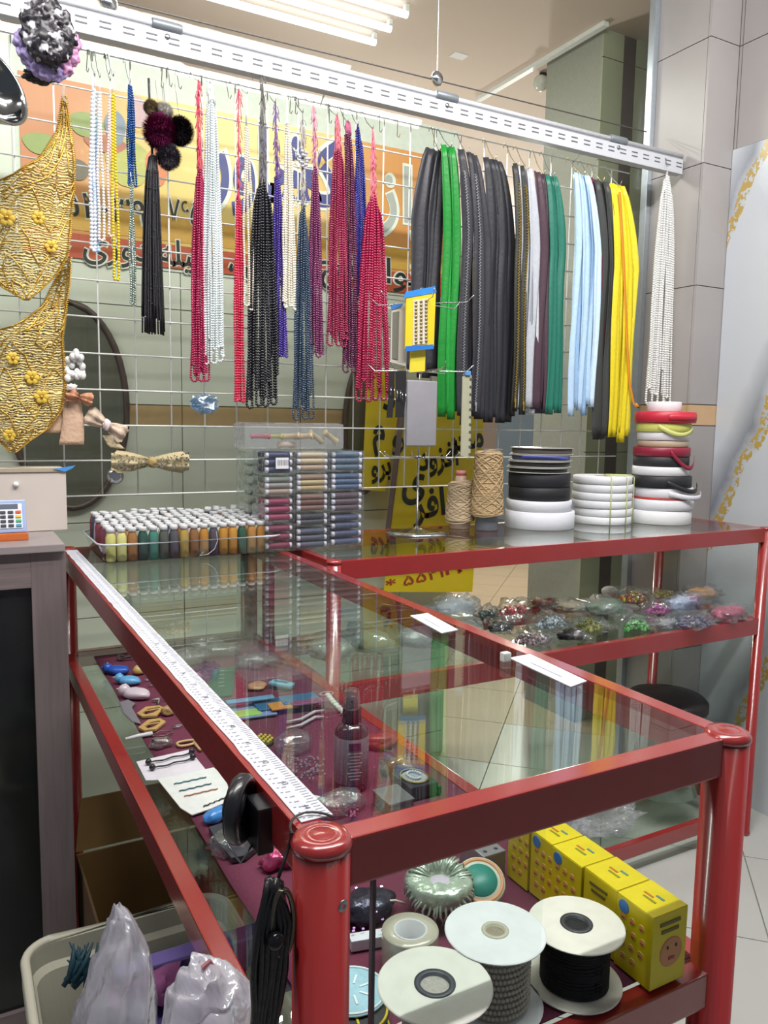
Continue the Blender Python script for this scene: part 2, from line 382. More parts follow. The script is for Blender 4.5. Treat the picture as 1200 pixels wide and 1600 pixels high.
# ------------------------------------------------------------------ ceiling fittings beyond the glass
FLU = mat('#f4f8ff', .5, emit=3.0)
fx = thing('ceiling_light', 'triple fluorescent tube fitting on the ceiling, tubes side by side', 'light', (.9, 2.45, CZ-.05))
for y in (2.56, 2.43, 2.30):
    for x in (.42, 1.375): obj('tube_holder', MB().box((x, y, CZ-.022), (.016, .022, .044), bev=.002), mat('#dcdcdc', .5), fx)
for y in (2.56, 2.43, 2.30): obj('fluorescent_tube', MB().lathe((.42, y, CZ-.035), [(.0, 0), (.013, .001), (.013, .96), (0, .961)], 12, (1, 0, 0)), FLU, fx, True)
a = at(750, 157, 'z', CZ-.01); b2 = at(944, 36, 'z', CZ-.01)
single('ceiling_track', MB().box(((a[0]+b2[0])/2, (a[1]+b2[1])/2, CZ-.009), (.028, abs(a[1]-b2[1]), .018), bev=.002), WHITE, 'thin white track running across the peach ceiling near the pillar', 'track')
c = at(845, 130, 'y', 2.5)
sl = thing('dome_camera', 'white round dome camera hanging near the ceiling track', 'camera', c)
obj('dome', MB().ball(c, .036, 18, 10), mat('#c9c9c4', .25), sl, True)
obj('mount', MB().lathe((c[0]+.012, c[1], c[2]+.028), [(.018, 0), (.018, .02), (.008, .024), (.008, CZ-c[2]-.03)], 14), BLACKP, sl, True)
c = at(717, 88, 'z', CZ-.003)
single('ceiling_sticker', MB().box((c[0], c[1], CZ-.0015), (.07, .05, .003)), mat('#e4e4ea', .5), 'small white sticker stuck on the peach ceiling', 'sticker')
def wball(px, py, lab):
    c = at(px, py, 'y', 1.60); t = thing('glass_holder', lab, 'holder', c)
    obj('chrome_ball', MB().lathe(c, [(0, -.012), (.014, -.011), (.021, -.004), (.021, .004), (.014, .011), (0, .012)], 20, (.3, -1, 0)), CHROME, t, True)
    obj('hanging_wire', MB().tube([(c[0], c[1], c[2]+.015), (c[0], c[1], CZ)], .0015, 6), STEEL, t)
wball(683, 123, 'round chrome stud on a thin hanging wire above the rail, beside the light fitting')
wball(170, 4, 'round chrome stud at the top of the picture, above the left end of the rail')
pa = at(140, -8, 'y', 1.615); pb = at(1010, 206, 'y', 1.615)
single('steel_cable', MB().tube([pa, pb], .0022, 6), mat('#4c4a4a', .5), 'thin dark steel cable stretched level above the white rail', 'cable')
c = at(883, 350, 'y', 3.0)
lb = thing('lamp', 'small bright round lamp shining between the green and pale blue zips', 'lamp', c)
obj('bulb', MB().ball(c, .024, 16, 10), mat('#fff6e8', .5, emit=14), lb, True)
obj('lamp_holder', MB().tube([(c[0], c[1], c[2]+.03), (c[0], c[1], CZ)], .006, 8), mat('#cfcac4', .5), lb)

# ------------------------------------------------------------------ banner on the tiled wall
BT = thing('shop_banner', 'wide orange and yellow printed banner with large blue and grey lettering behind the wire grid', 'banner', (.9, WY-.01, .8))
bm_ = bpy.data.materials.new('banner_print'); bm_.use_nodes = True; nt = bm_.node_tree; b = nt.nodes['Principled BSDF']; L = nt.links
tc = nt.nodes.new('ShaderNodeTexCoord'); sp = nt.nodes.new('ShaderNodeSeparateXYZ'); L.new(tc.outputs['Object'], sp.inputs[0])
nz = nt.nodes.new('ShaderNodeTexNoise'); nz.inputs['Scale'].default_value = 3; L.new(tc.outputs['Object'], nz.inputs[0])
rp = nt.nodes.new('ShaderNodeValToRGB'); e = rp.color_ramp.elements
e[0].position = 0; e[0].color = hexc('#c96a45'); e[1].position = 1; e[1].color = hexc('#d07a4e')
for p_, c_ in ((.16, '#cc7a4a'), (.30, '#e8c070'), (.50, '#eed592'), (.72, '#dd9a5a')): q = e.new(p_); q.color = hexc(c_)
# yellow glow printed round the middle left of the banner
gx = mth('MULTIPLY_ADD', sp.outputs[0], .56, .60); L.new(mth('ADD', gx, mth('MULTIPLY', mth('SUBTRACT', nz.outputs[0], .5), .25)), rp.inputs[0])
L.new(rp.outputs[0], b.inputs['Base Color']); b.inputs['Roughness'].default_value = .35
def bw(u, z): return (u, WY-.006, z)
bx0, bx1 = -.02, WXR-.03
def ztop(x): return 1.235+(x+.02)*.045
obj('print', MB().bb((bx0, WY-.008, .775), (bx1, WY-.004, 1.27)), bm_, BT)
obj('white_margin', MB().bb((bx0-.02, WY-.004, .765), (WXR-.002, WY-.002, 1.375)), mat('#d3d5d4', .4), BT)
obj('red_stripe', MB().bb((bx0, WY-.0095, .775), (bx1, WY-.008, .845)), mat('#c4553a', .4), BT)
obj('yellow_stripe', MB().bb((bx0, WY-.0095, .855), (bx1, WY-.008, .935)), mat('#d9a44c', .4), BT)
BLUE = mat('#3a3a90', .4); GREYL = mat('#b4b4b8', .4); DARKL = mat('#26262a', .4); PW = mat('#eceae8', .4)
bd = WY-.0098
def btext(nm, t, px, py, size, m, bold=0, halo=True, width=None):
    o_ = at(px, py, 'y', bd)
    if halo: lettering(nm+'_outline', t, PW, BT, (o_[0], bd, o_[2]), (1, 0, 0), (0, 0, 1), size, 0, bold+.035, .0, fit=width)
    lettering(nm, t, m, BT, (o_[0], bd, o_[2]), (1, 0, 0), (0, 0, 1), size, 0, bold, .0012, fit=width)
btext('large_word', 'کشاور', 322, 290, .30, BLUE, .03, width=.47)
btext('large_word', 'راز', 585, 338, .26, GREYL, .015, width=.24)
btext('number', '۰۹۳۰۲۵', 98, 335, .10, DARKL, .01, width=.27)
btext('number', '۵۶۷', 262, 345, .10, DARKL, .01, width=.10)
btext('small_line', 'گلدوزی ، ملیله دوزی ،', 100, 395, .105, DARKL, .01, width=.82)
btext('small_word', 'انواع نخ', 500, 430, .12, DARKL, .01, width=.42)
def disc(nm, px, py, rx, rz, col, yo=0):
    c = at(px, py, 'y', bd); pts = [(c[0]+rx*math.cos(t)*(1+.08*math.sin(3*t)), c[2]+rz*math.sin(t)) for t in np.linspace(0, 2*PI, 20, endpoint=False)]
    obj(nm, MB().poly(pts, 0, .0012, lambda x, y, z: (x, bd-z-yo, y)), mat(col, .4), BT)
# printed buttons and beads picture
for px, py, rx, rz, col in ((245, 262, .035, .055, '#d9784f'), (200, 255, .065, .07, '#b9b463'), (135, 195, .05, .035, '#8f9a5a'), (65, 225, .05, .03, '#93a05c'), (180, 200, .03, .05, '#7b86a0'), (165, 225, .06, .025, '#b46350'), (120, 265, .035, .03, '#6a5a52'), (215, 175, .03, .045, '#c9a0b0'), (250, 235, .02, .03, '#e6d8c0')):
    disc('printed_button', px, py, rx, rz, col, random.random()*.0006)

# ------------------------------------------------------------------ yellow hand-lettered signs
YEL = mat('#f0cc26', .45, 0, .1, 8, .06); INK = mat('#2c2a24', .5); REDI = mat('#b3402a', .5)
SY = 1.93
def quadsign(nm, lab, corners, y, th=.004):
    P = [at(px, py, 'y', y) for px, py in corners]; t = thing(nm, lab, 'sign', (sum(p[0] for p in P)/4, y, min(p[2] for p in P)))
    obj('board', MB().poly([(p[0], p[2]) for p in P], 0, th, lambda x, z, d: (x, y+d, z)), YEL, t); return t
s1 = quadsign('lettered_sign', 'long yellow sign with black and red handwriting, reaching down behind the glass counter', [(632, 590), (756, 655), (738, 925), (600, 925)], SY)
s2 = quadsign('lettered_sign', 'narrow yellow sign leaning left of the purple strip, behind the stand arms', [(575, 574), (634, 574), (602, 768), (566, 765)], SY)
def stext(s, t, px, py, size, m, bold=.02, width=None, shear=0):
    o_ = at(px, py, 'y', SY-.001); lettering('handwriting', t, m, s, (o_[0], SY-.001, o_[2]), (1, 0, .12), (-.1, 0, 1), size, shear, bold, .001, fit=width)
stext(s1, 'محر', 700, 705, .13, INK, .03, .16); stext(s1, 'افزود', 655, 735, .12, INK, .03, .17)
stext(s1, 'ی', 628, 775, .15, INK, .03, .10); stext(s1, 'افز', 645, 812, .14, INK, .03, .14); stext(s1, 'و', 612, 700, .12, INK, .03, .05)
stext(s1, '۰۹۱۳', 668, 905, .07, REDI, .02, .19); stext(s1, '۱ ۲۲۵۵ *', 603, 922, .05, REDI, .015, .32)
stext(s2, 'م', 582, 690, .13, INK, .03, .05); stext(s2, 'برو', 580, 745, .10, INK, .03, .08); stext(s2, 'د', 598, 640, .14, INK, .03, .05)
p1 = at(634, 600, 'y', SY-.03); p2 = at(606, 830, 'y', SY-.03)
single('wooden_strip', MB().tube([p1, p2], .011, 4), mat('#7a6468', .5), 'slim purple brown strip leaning between the two yellow signs', 'strip')

# oval mirrors leaning behind the grid
def oval(lab, px, py, rx, rz, y, tilt=0):
    c = at(px, py, 'y', y); t = thing('oval_mirror', lab, 'mirror', c)
    P = [(c[0]+rx*math.cos(a), y, c[2]+rz*math.sin(a)) for a in np.linspace(0, 2*PI, 40, endpoint=False)]
    obj('frame', MB().tube(P, .010, 8, True), mat('#5b4a4a', .4, 0, .3, 80, .25), t, True)
    obj('mirror_glass', MB().poly([(p[0], p[2]) for p in P], 0, .004, lambda x, z, d: (x, y+d, z)), mat('#7d7b74', .12, .35), t)
oval('tall oval mirror with a dark frame, behind the gold lace and the bow clips', 110, 635, .163, .305, WY-.0165)
oval('slim oval mirror with a brown frame, half hidden by the yellow sign', 568, 668, .073, .235, WY-.0165)

# ------------------------------------------------------------------ slotted rail and wire grid
RY0, RY1 = 1.485, 1.515
zb = lambda px: 0
z0 = 1.168; z1 = 1.228
rail = thing('slotted_rail', 'long white slotted metal rail above the wire grid', 'rail', (.9, RY0, z0))
xL, xR = -.45, 2.012
obj('rail_body', MB().bb((xL, RY0, z0), (xR, RY1, z1-.012), .002), mat('#bfc2c8', .4, 0, 0, 20, .03), rail)
obj('rail_lip', MB().tube([(xL, RY0+.006, z1), (xR, RY0+.006, z1)], .0075, 10), mat('#cccfd4', .3, coat=.3), rail, True)
obj('rail_groove', MB().bb((xL, RY0+.004, z1-.012), (xR, RY1, z1-.006)), mat('#8d8f94', .5), rail)
SLOT = mat('#5c5e63', .6); pr_ = None
for k, x in enumerate(np.arange(-.4, 2.0, .052)):
    for dz in (0, .012):
        c = Vector((x, RY0-.0004, z0+.022+dz))-rail.location
        if pr_ is None: pr_ = obj('slot', MB().box((0, 0, 0), (.026, .0012, .0035)), SLOT, rail, origin=(0, 0, 0)); pr_.location = c
        else: copy_part(pr_, rail, c)
for px, py in ((262, 55), (700, 158), (968, 222)):
    c = at(px, py, 'y', RY0-.004); obj('clip', MB().lathe((c[0]-.035, RY0+.004, z1), [(.0115, 0), (.0125, .002), (.0125, .068), (.0115, .07)], 14, (1, 0, 0)), mat('#7f868c', .4, .3), rail, True)
    obj('screw', MB().lathe((c[0], RY0+.001, z1-.024), [(.007, 0), (.006, -.004), (.002, -.005)], 12, (0, 1, 0)), STEEL, rail, True)
grid = thing('wire_grid', 'white square wire mesh panel on which the strands and zips hang', 'grid', (.9, GY, .115))
G = .0868; GZ0 = .115; GX0 = -.42; nx = 26; nz_ = 12
topz = 1.157
pv = None
for k in range(nx):
    x = GX0+.44-.007+(k-5)*G
    if x > 1.83: break
    c = Vector((x, GY, GZ0))-grid.location
    if pv is None: pv = obj('vertical_wire', MB().tube([(0, 0, 0), (0, 0, topz-GZ0)], .0021, 6), WIRE, grid, origin=(0, 0, 0), smooth=True); pv.location = c
    else: copy_part(pv, grid, c)
ph_ = None
for k in range(nz_+1):
    zz = GZ0+k*G if k < nz_ else topz
    c = Vector((-.42, GY-.004, zz))-grid.location
    if ph_ is None: ph_ = obj('horizontal_wire', MB().tube([(0, 0, 0), (2.245, 0, 0)], .0021, 6), WIRE, grid, origin=(0, 0, 0), smooth=True); ph_.location = c
    else: copy_part(ph_, grid, c)
pv2 = None
for px in (90, 500, 900):   # short stays tying grid to rail
    x = at(px, 150, 'y', GY)[0]
    o_ = obj('stay', MB().tube([(x, GY, topz-.005), (x, RY1, z0+.01)], .002, 5), WIRE, grid)

# ------------------------------------------------------------------ counters
def counter(nm, lab, x0, x1, y0, y1, rp, h, zs, hs, zl, w=.0222):
    """x0..x1,y0..y1 post axes; top z=0; shelf bar tops zs, low bar top zl"""
    t = thing(nm, lab, 'counter', ((x0+x1)/2, (y0+y1)/2, FZ))
    for px, py in ((x0, y0), (x1, y0), (x0, y1), (x1, y1)):
        p = obj('post', MB().lathe((px, py, FZ), [(rp+.002, 0), (rp+.002, .01), (rp, .012), (rp, -FZ-.004)], 28), RED, t, True)
        obj('cap', MB().lathe((px, py, -.006), [(rp+.0012, 0), (rp+.0016, .004), (rp*.92, .0085), (rp*.55, .0095), (rp*.50, .0088), (rp*.42, .0098), (0.0005, .0105)], 32), RED, p, True)
        if py == y0:
            for a in ((0, -1, 0), ):
                ang = -.35 if px == x0 else -1.15
                dr = (math.sin(-ang) if px != x0 else .38, -math.cos(ang), 0)
                dr = np.array(dr)/np.linalg.norm(dr)
                obj('screw', MB().lathe(np.array((px, py, -.045))+dr*(rp-.001), [(.0048, 0), (.0048, .0014), (.0036, .002), (.0022, .002), (.0018, .0006), (.0003, .0006)], 14, dr), STEEL, p, True)
    for nm2, zt, hh in (('top_rail', 0, h), ('shelf_rail', zs, hs), ('low_rail', zl, h)):
        obj(nm2, MB().box(((x0+x1)/2, y0, zt-hh/2), (x1-x0-2*rp+.006, w, hh), bev=.0018), RED, t)
        obj(nm2, MB().box(((x0+x1)/2, y1, zt-hh/2), (x1-x0-2*rp+.006, w, hh), bev=.0018), RED, t)
        obj(nm2, MB().box((x0, (y0+y1)/2, zt-hh/2), (w, y1-y0-2*rp+.006, hh), bev=.0018), RED, t)
        obj(nm2, MB().box((x1, (y0+y1)/2, zt-hh/2), (w, y1-y0-2*rp+.006, hh), bev=.0018), RED, t)
    obj('glass_top', MB().bb((x0+w/2+.0005, y0+w/2+.0005, -.0065), (x1-w/2-.0005, y1-w/2-.0005, -.0005)), GLASS, t)
    obj('glass_shelf', MB().bb((x0+w/2+.0005, y0+w/2+.0005, zs-.007), (x1-w/2-.0005, y1-w/2-.0005, zs-.001)), GLASS, t)
    return t
W = .450
ca = counter('glass_counter', 'red framed glass display counter nearest the camera, with a burgundy cloth on its shelf', 0, W, 0, 1.465, .0218, .0387, -.25, .038, -.90)
cb = counter('glass_counter', 'red framed glass display counter along the wall, with ribbon rolls and cones on top', .508, 1.99, 1.062, 1.475, .0165, .0436, -.287, .05, -.905, .020)
PANE = glass('#fafcfb', .02, 5, .8)
obj('sliding_door', MB().bb((.046, -.001, -.246), (.215, .003, -.040)), PANE, ca)
obj('door_edge', MB().bb((.043, -.0015, -.249), (.046, .0035, -.040)), mat('#4b3f45', .3, .5), ca)
obj('side_pane', MB().bb((1.986, 1.085, -.283), (1.990, 1.455, -.046)), PANE, cb)
obj('side_pane', MB().bb((1.986, 1.085, -.86), (1.990, 1.455, -.34)), PANE, cb)
obj('low_shelf', MB().bb((.52, 1.075, -.912), (1.98, 1.465, -.906)), GLASS, cb)
obj('low_shelf', MB().bb((.012, .012, -.907), (W-.012, 1.452, -.901)), GLASS, ca)
SH = -.2465
cl = MB(); nxx, nyy = 14, 40
V = []; ys = np.linspace(.014, 1.395, nyy)
for j, y in enumerate(ys):
    xl = .046+.003*noise.noise(Vector((0, y*9, 1))); xr = .434
    for i in range(nxx):
        x = xl+(xr-xl)*i/(nxx-1); V.append((x, y, -.2496+.0012*abs(noise.noise(Vector((x*14, y*14, 2))))))
top = len(V); V2 = [(x, y, z+.0014) for x, y, z in V]; F = []
for j in range(nyy-1):
    for i in range(nxx-1):
        a = j*nxx+i; F.append((top+a, top+a+1, top+a+nxx+1, top+a+nxx)); F.append((a, a+nxx, a+nxx+1, a+1))
for j in range(nyy-1): a = j*nxx; F.append((a, top+a, top+a+nxx, a+nxx)); a += nxx-1; F.append((a, a+nxx, top+a+nxx, top+a))
for i in range(nxx-1): a = i; F.append((a, a+1, top+a+1, top+a)); a = (nyy-1)*nxx+i; F.append((a, top+a, top+a+1, a+1))
cl.add(V+V2, F)
single('shelf_cloth', cl, mat('#6b3549', .9, 0, .3, 220, .14, spec=.2), 'burgundy felt cloth laid over the glass shelf of the near counter', 'cloth', smooth=True)
# paper measuring tape stuck along the left rail
mt = MB(); C_ = []; pts = []
for k in range(60):
    y = .026+k*(1.43-.026)/59; e_ = .0012*noise.noise(Vector((0, y*40, 5))); pts.append((-.0055+e_*1.6, y))
pts2 = [(.021+.0008*noise.noise(Vector((3, y*30, 5))), y) for _, y in pts]
V = []; F = []
for (a, y), (b_, _) in zip(pts, pts2): V += [(a, y, .0003), (b_, y, .0003), (a, y, .0011), (b_, y, .0011)]
for k in range(59):
    o = 4*k; n = o+4; F += [(o+2, o+3, n+3, n+2), (o, n, n+1, o+1), (o, o+2, n+2, n), (o+1, n+1, n+3, o+3)]
F += [(0, 1, 3, 2), (4*59, 4*59+2, 4*59+3, 4*59+1)]
mtape = thing('measuring_tape', 'white paper measuring tape stuck along the left top rail of the near counter', 'tape', (.008, .7, 0))
obj('tape_strip', MB().add(V, F), mat('#c9ccd4', .5), mtape)
tk = MB()
for k in range(290):
    y = .03+k*.0047
    tk.box((.0155, y, .0012), (.006 if k % 5 else .010, .0008, .0003))
    if k % 2 == 0: tk.box((.004, y, .0012), (.004, .0014, .0003)); tk.box((-.001, y+.001, .0012), (.002, .0012, .0003))
obj('printed_marks', tk, mat('#8a8c99', .6), mtape, kind='stuff')
for k in range(30):
    if k > 11: break
    lettering('number', str(44-k), mat('#55576a', .6), mtape, (.005, .05+k*.047, .0012), (0, -1, 0), (1, 0, 0), .0075, rtl=False, depth=.0002)
# dark thread loop round the near post
c0 = (0, .004, .002); single('thread_loop', MB().tube([(.028*math.cos(a)*.72, .004+.030*math.sin(a), .0035) for a in np.linspace(.15*PI, .95*PI, 14)], .0011, 6), mat('#2a2024', .5), 'thin dark loop of cord lying round the cap of the near left post', 'cord')
for nm, pp in (('price_strip', [(641, 962), (668, 958), (716, 984), (690, 989)]), ('price_strip', [(796, 1028), (828, 1022), (917, 1064), (892, 1073)])):
    P = [at(a, b_, 'z', 0.0003) for a, b_ in pp]
    t = thing(nm, 'white paper strip by the right rail, nearer the wall' if pp[0][0] < 700 else 'long white paper strip by the right rail, nearer the camera', 'label', P[0])
    obj('paper', MB().poly([(p[0], p[1]) for p in P], -.0004, .0006), mat('#dcdfe6', .5), t)
    obj('printed_line', MB().tube([P[0]*.75+P[3]*.25+(P[1]-P[0])*.35+np.array((0, 0, .0006)), P[0]*.25+P[3]*.75+(P[1]-P[0])*.35+np.array((0, 0, .0006))], .0006, 4), mat('#9aa0b0', .6), t)
c = at(790, 1026, 'z', .004)
single('clip_block', MB().box(c, (.012, .010, .012), bev=.002), mat('#d4d6d2', .4), 'tiny white plastic block on the glass just beside the right rail', 'clip')

# ------------------------------------------------------------------ wooden cabinet, left
WOOD = mat('#75696a', .55, 0, .3, 6, .30, stretch=(18, 18, 1.2)); WOODH = mat('#776b6b', .55, 0, .3, 6, .30, stretch=(1.2, 18, 18))
CX1 = -.031; CY0 = 1.2
cab = thing('wooden_cabinet', 'grey brown wooden cabinet with a dark glass door, left of the counters', 'cabinet', (-.45, 1.35, FZ))
obj('stile', MB().bb((CX1-.066, CY0, FZ), (CX1, CY0+.03, .036), .001), WOOD, cab)
obj('top_frame', MB().bb((-.95, CY0+.0005, -.035), (CX1-.066, CY0+.03, .036), .001), WOODH, cab)
obj('bottom_frame', MB().bb((-.95, CY0+.0005, FZ), (CX1-.066, CY0+.03, FZ+.065), .001), WOODH, cab)
obj('side_panel', MB().bb((CX1-.02, CY0+.03, FZ), (CX1-.001, 1.52, .036)), WOOD, cab)
obj('top_board', MB().bb((-.95, CY0-.012, .037), (CX1-.002, 1.53, .052), .002), mat('#8d8484', .35, 0, .1, 6, .2, stretch=(1, 16, 8)), cab)
obj('back_panel', MB().bb((-.95, 1.50, FZ), (CX1-.02, 1.515, .036)), WOOD, cab)
obj('door_glass', MB().bb((-.95, CY0+.012, FZ+.065), (CX1-.066, CY0+.018, -.035)), mat('#191b1b', .12, 0, 0, 5, .2), cab)
obj('inner_shelf', MB().bb((-.95, CY0+.05, -.5), (CX1-.02, 1.49, -.485)), WOOD, cab)
bx = thing('cardboard_box', 'pale cardboard box with a taped top standing on the wooden cabinet', 'box', (-.30, 1.44, .052))
CB = mat('#c9bfb6', .8, 0, .1, 12, .06)
xr = at(104, 775, 'y', 1.40)[0]; zt = at(60, 733, 'y', 1.40)[2]
obj('box_body', MB().bb((-.62, 1.40, .053), (xr, 1.525, zt), .001), CB, bx)
tp = MB(); pp = [(-.62+k*(xr+.62)/30, zt+.002+.004*abs(noise.noise(Vector((k*.7, 1, 1))))) for k in range(31)]
tp.poly([(x, z) for x, z in pp]+[(xr, zt-.006), (-.62, zt-.006)], 0, .004, lambda x, z, d: (x, 1.397-d+.004, z)); obj('torn_edge', tp, mat('#a89c86', .8), bx)
c = at(25, 757, 'y', 1.397); obj('push_pin', MB().ball(c, .006, 10, 6), WHITE, bx, True)
c = at(105, 732, 'y', 1.40); obj('blue_tag', MB().poly([(c[0]-.03, zt), (c[0]+.018, zt+.008), (c[0]+.010, zt+.001), (c[0]-.005, zt-.006)], 0, .001, lambda x, z, d: (x, 1.396-d, z)), mat('#4a8ed0', .4), bx)
# calculator on a slant stand
cl_ = thing('calculator', 'grey and orange desk calculator with coloured keys on the cabinet', 'calculator', (-.16, 1.33, .052))
a0 = at(2, 838, 'y', 1.27); a1 = at(43, 834, 'y', 1.27)
tilt = np.array((0, .35, .94)); tilt /= np.linalg.norm(tilt); axs = [(1, 0, 0), tuple(tilt), tuple(np.cross((1, 0, 0), tilt))]
cx_ = a1[0]-.055
obj('orange_base', MB().box((cx_, 1.285, .060), (.114, .03, .016), bev=.003), mat('#c96a33', .4), cl_)
cc = np.array((cx_, 1.28, .068))+tilt*.034; nrm = np.array(axs[2])
obj('casing', MB().box(cc, (.11, .070, .012), axs, .003), mat('#8fa0c4', .4), cl_)
if nrm[1] > 0: nrm = -nrm
obj('keypad', MB().box(cc+nrm*.0065, (.094, .052, .002), axs), mat('#dfe3ea', .5), cl_)
kx = (1, 0, 0)
for r_ in range(4):
    for q in range(6):
        col = '#30333c' if q < 5 else ('#c9503a', '#e0b63a', '#46a06a', '#3f8fae')[r_]
        obj('key', MB().box(cc+nrm*.0085+np.array(kx)*(.040-(5-q)*.0145)+tilt*(.008-r_*.0095), (.0105, .0055, .003), axs, .0008), mat(col, .5), cl_)
obj('display', MB().box(cc+nrm*.0075+tilt*.020, (.08, .010, .002), axs), mat('#5b6474', .2), cl_)

# ------------------------------------------------------------------ hanging bead strands
HY = GY-.006; hook_proto = []
def hook(px, ztop_, zbot, y, lab, grp=None, tilt=0.0, kind=0):
    x = at(px, 150, 'y', y)[0] if px is not None else 0
    c = np.array((x, y, zbot))
    P = []
    h = ztop_-zbot
    for a in np.linspace(PI, 0, 6): P.append((x+tilt*h, y+.006+.006*math.cos(a)*-1, ztop_+.005*math.sin(a)))
    P = [(x+tilt*h, y+.010, ztop_-.004)]+P[::-1][0:0]+[(x+tilt*h, y+.009, ztop_+.003), (x+tilt*h, y+.003, ztop_+.006), (x+tilt*h, y-.003, ztop_+.002)]
    P += [(x+tilt*h*.5, y-.004, (ztop_+zbot)/2), (x, y-.004, zbot+.004), (x+.002, y-.006, zbot), (x+.004, y-.011, zbot+.001), (x+.004, y-.014, zbot+.006)]
    o = single('wire_hook', MB().tube(P, .0011, 5), STEEL if kind == 0 else mat('#c9b26a', .3, 1), lab, 'hook', grp, True)
    return x
def strand_loop(x, y, zt, zb, xa, xb, n=22, jit=.0012, ph=0, spread=.5, bow=0):
    """closed hanging loop: up to (x,zt) from a U bottom between xa and xb at zb"""
    P = []; R = abs(xb-xa)/2; cxm = (xa+xb)/2
    ts = np.linspace(0, 1, n)
    for t in ts:
        e_ = t**spread; P.append((x+(xa-x)*e_+jit*math.sin(t*9+ph), y+bow*math.sin(t*PI)+jit*math.cos(t*11+ph*2), zt+(zb+R-zt)*t))
    for a in np.linspace(PI, 2*PI, 7)[1:-1]: P.append((cxm+R*math.cos(a), y, zb+R+R*math.sin(a)))
    for t in ts[::-1]:
        e_ = t**spread; P.append((x+(xb-x)*e_+jit*math.sin(t*8+ph+2), y+.003+bow*math.sin(t*PI)+jit*math.cos(t*10+ph), zt+(zb+R-zt)*t))
    return P
def resample(P, step, off=0):
    P = np.array(P); d = np.linalg.norm(np.diff(P, axis=0), axis=1); s_ = np.concatenate([[0], np.cumsum(d)]); t = np.arange(off*step, s_[-1], step)
    return np.stack([np.interp(t, s_, P[:, k]) for k in range(3)], 1)
def bundle(lab, pxt, pyt, pyb, x0, x1, xt0, xt1, pys, col, n=8, r=.0031, y=1.49, thr=None, col2=None, rough=.28, spread=.6, stagger=.05, hk=True, sheen=.0, metal=0, cat='bead strands', name='bead_bundle'):
    """pxt,pyt hook tip; beads from pys to pyb; bottom x0..x1, top xt0..xt1 (pixels)"""
    T = at(pxt, pyt, 'y', y); S0 = at(xt0, pys, 'y', y); S1 = at(xt1, pys, 'y', y); B0 = at(x0, pyb, 'y', y); B1 = at(x1, pyb, 'y', y)
    t = thing(name, lab, cat, (T[0], y, B0[2])); m = mat(col, rough, metal, 0, 200, .15, coat=.3); mm2 = mat(col2, rough, metal, 0, 200, .15, coat=.3) if col2 else m
    n = max(n, int(round(n*1.45))) if n > 2 else n; r = r*1.14; spread = spread*.75
    for i in range(n):
        u = (i+.5)/n; xc = B0[0]+(B1[0]-B0[0])*u; xs = S0[0]+(S1[0]-S0[0])*u
        wd = max(.006, (B1[0]-B0[0])/n*1.1); zb_ = B0[2]+stagger*(.25+.75*random.random()**1.5)
        if n > 6 and i % 4 == 1: wd *= 2.6; zb_ = B0[2]-.004+.02*random.random()
        yy = y-.004+.012*((i*7) % 5)/5-.006*math.sin(u*PI)
        xs = xs+((S0[0]+S1[0])/2-xs)*.45; zdrop = .05*abs(2*u-1)**1.5*(n > 4)*random.uniform(.6, 1)
        P = strand_loop(xs, yy, S0[2]-zdrop+.004*random.random(), zb_, xc-wd/2, xc+wd/2, 20, .0014, i*1.3, spread)
        Q = resample(P, r*1.72, (i*.5) % 1)
        obj('bead_strand', MB().beads(Q, r), m if i % 2 == 0 else mm2, t, True)
    th = MB(); 
    for i in range(max(3, n//2)):
        u = (i+.5)/max(3, n//2); xs = S0[0]+(S1[0]-S0[0])*u
        th.tube([(T[0], y-.008, T[2]), ((T[0]*.6+xs*.4)+.003*math.sin(i*3), y-.006, (T[2]+S0[2])/2), ((xs+(S0[0]+S1[0])/2)/2, y-.003, S0[2]-.01), (xs, y-.002, S0[2]-.045*(n > 4))], .0012 if thr else .0008, 5)
    if abs(T[2]-S0[2]) > .012 and thr:
        for k in range(60):
            z_ = S0[2]+(T[2]-S0[2])*random.random(); x_ = T[0]+(S0[0]+S1[0]-2*T[0])/2*(T[2]-z_)/(T[2]-S0[2]); a = random.uniform(-1, 1)
            th.tube([(x_, y-.006, z_), (x_+.006*a, y-.011, z_-.004), (x_+.010*a, y-.010, z_-.013-.014*random.random())], .0009, 4)
    obj('tie_thread', th, mat(thr or '#c8c8c8', .7, 0, 0, 60, .2), t, True)
    if hk: hook_at(T, y, lab)
    return t
def hook_at(T, y, lab):
    x, zb_ = T[0], T[2]; zt_ = topz; h = zt_-zb_
    if h < .01: zt_ = zb_+.02
    P = [(x, GY+.004, zt_-.005), (x, GY+.005, zt_+.002), (x, GY-.001, zt_+.006), (x, GY-.008, zt_+.001), (x, (GY+y)/2-.004, (zt_*.4+zb_*.6)), (x, y-.006, zb_-.003), (x, y-.011, zb_-.005), (x, y-.014, zb_+.004)]
    lab2 = lab.split(' hanging')[0].split(',')[0].split(' with ')[0]
    single('wire_hook', MB().tube(P, .0011, 5), STEEL, 'wire hook holding the '+' '.join(lab2.split()[:12]), 'hook', None, True)
CR = '#a01c4c'
bundle('white and pale blue chip strand hanging left of the pearl strands', 147, 118, 392, 142, 154, 143, 151, 142, '#dfe4ee', 2, .0046, col2='#a9c6e8', stagger=.0)
bundle('white pearl strand with faint pink beads, beside the pale blue chips', 155, 120, 388, 154, 162, 152, 158, 150, '#e6e2e0', 1, .0036)
bundle('pale pink pearl strand, left of the yellow beads', 171, 125, 370, 169, 176, 168, 174, 156, '#e6cdc8', 1, .0034, stagger=0)
bundle('long single strand of bright yellow beads', 176, 118, 438, 177, 185, 174, 178, 150, '#d9c21c', 1, .0036, stagger=0, rough=.4)
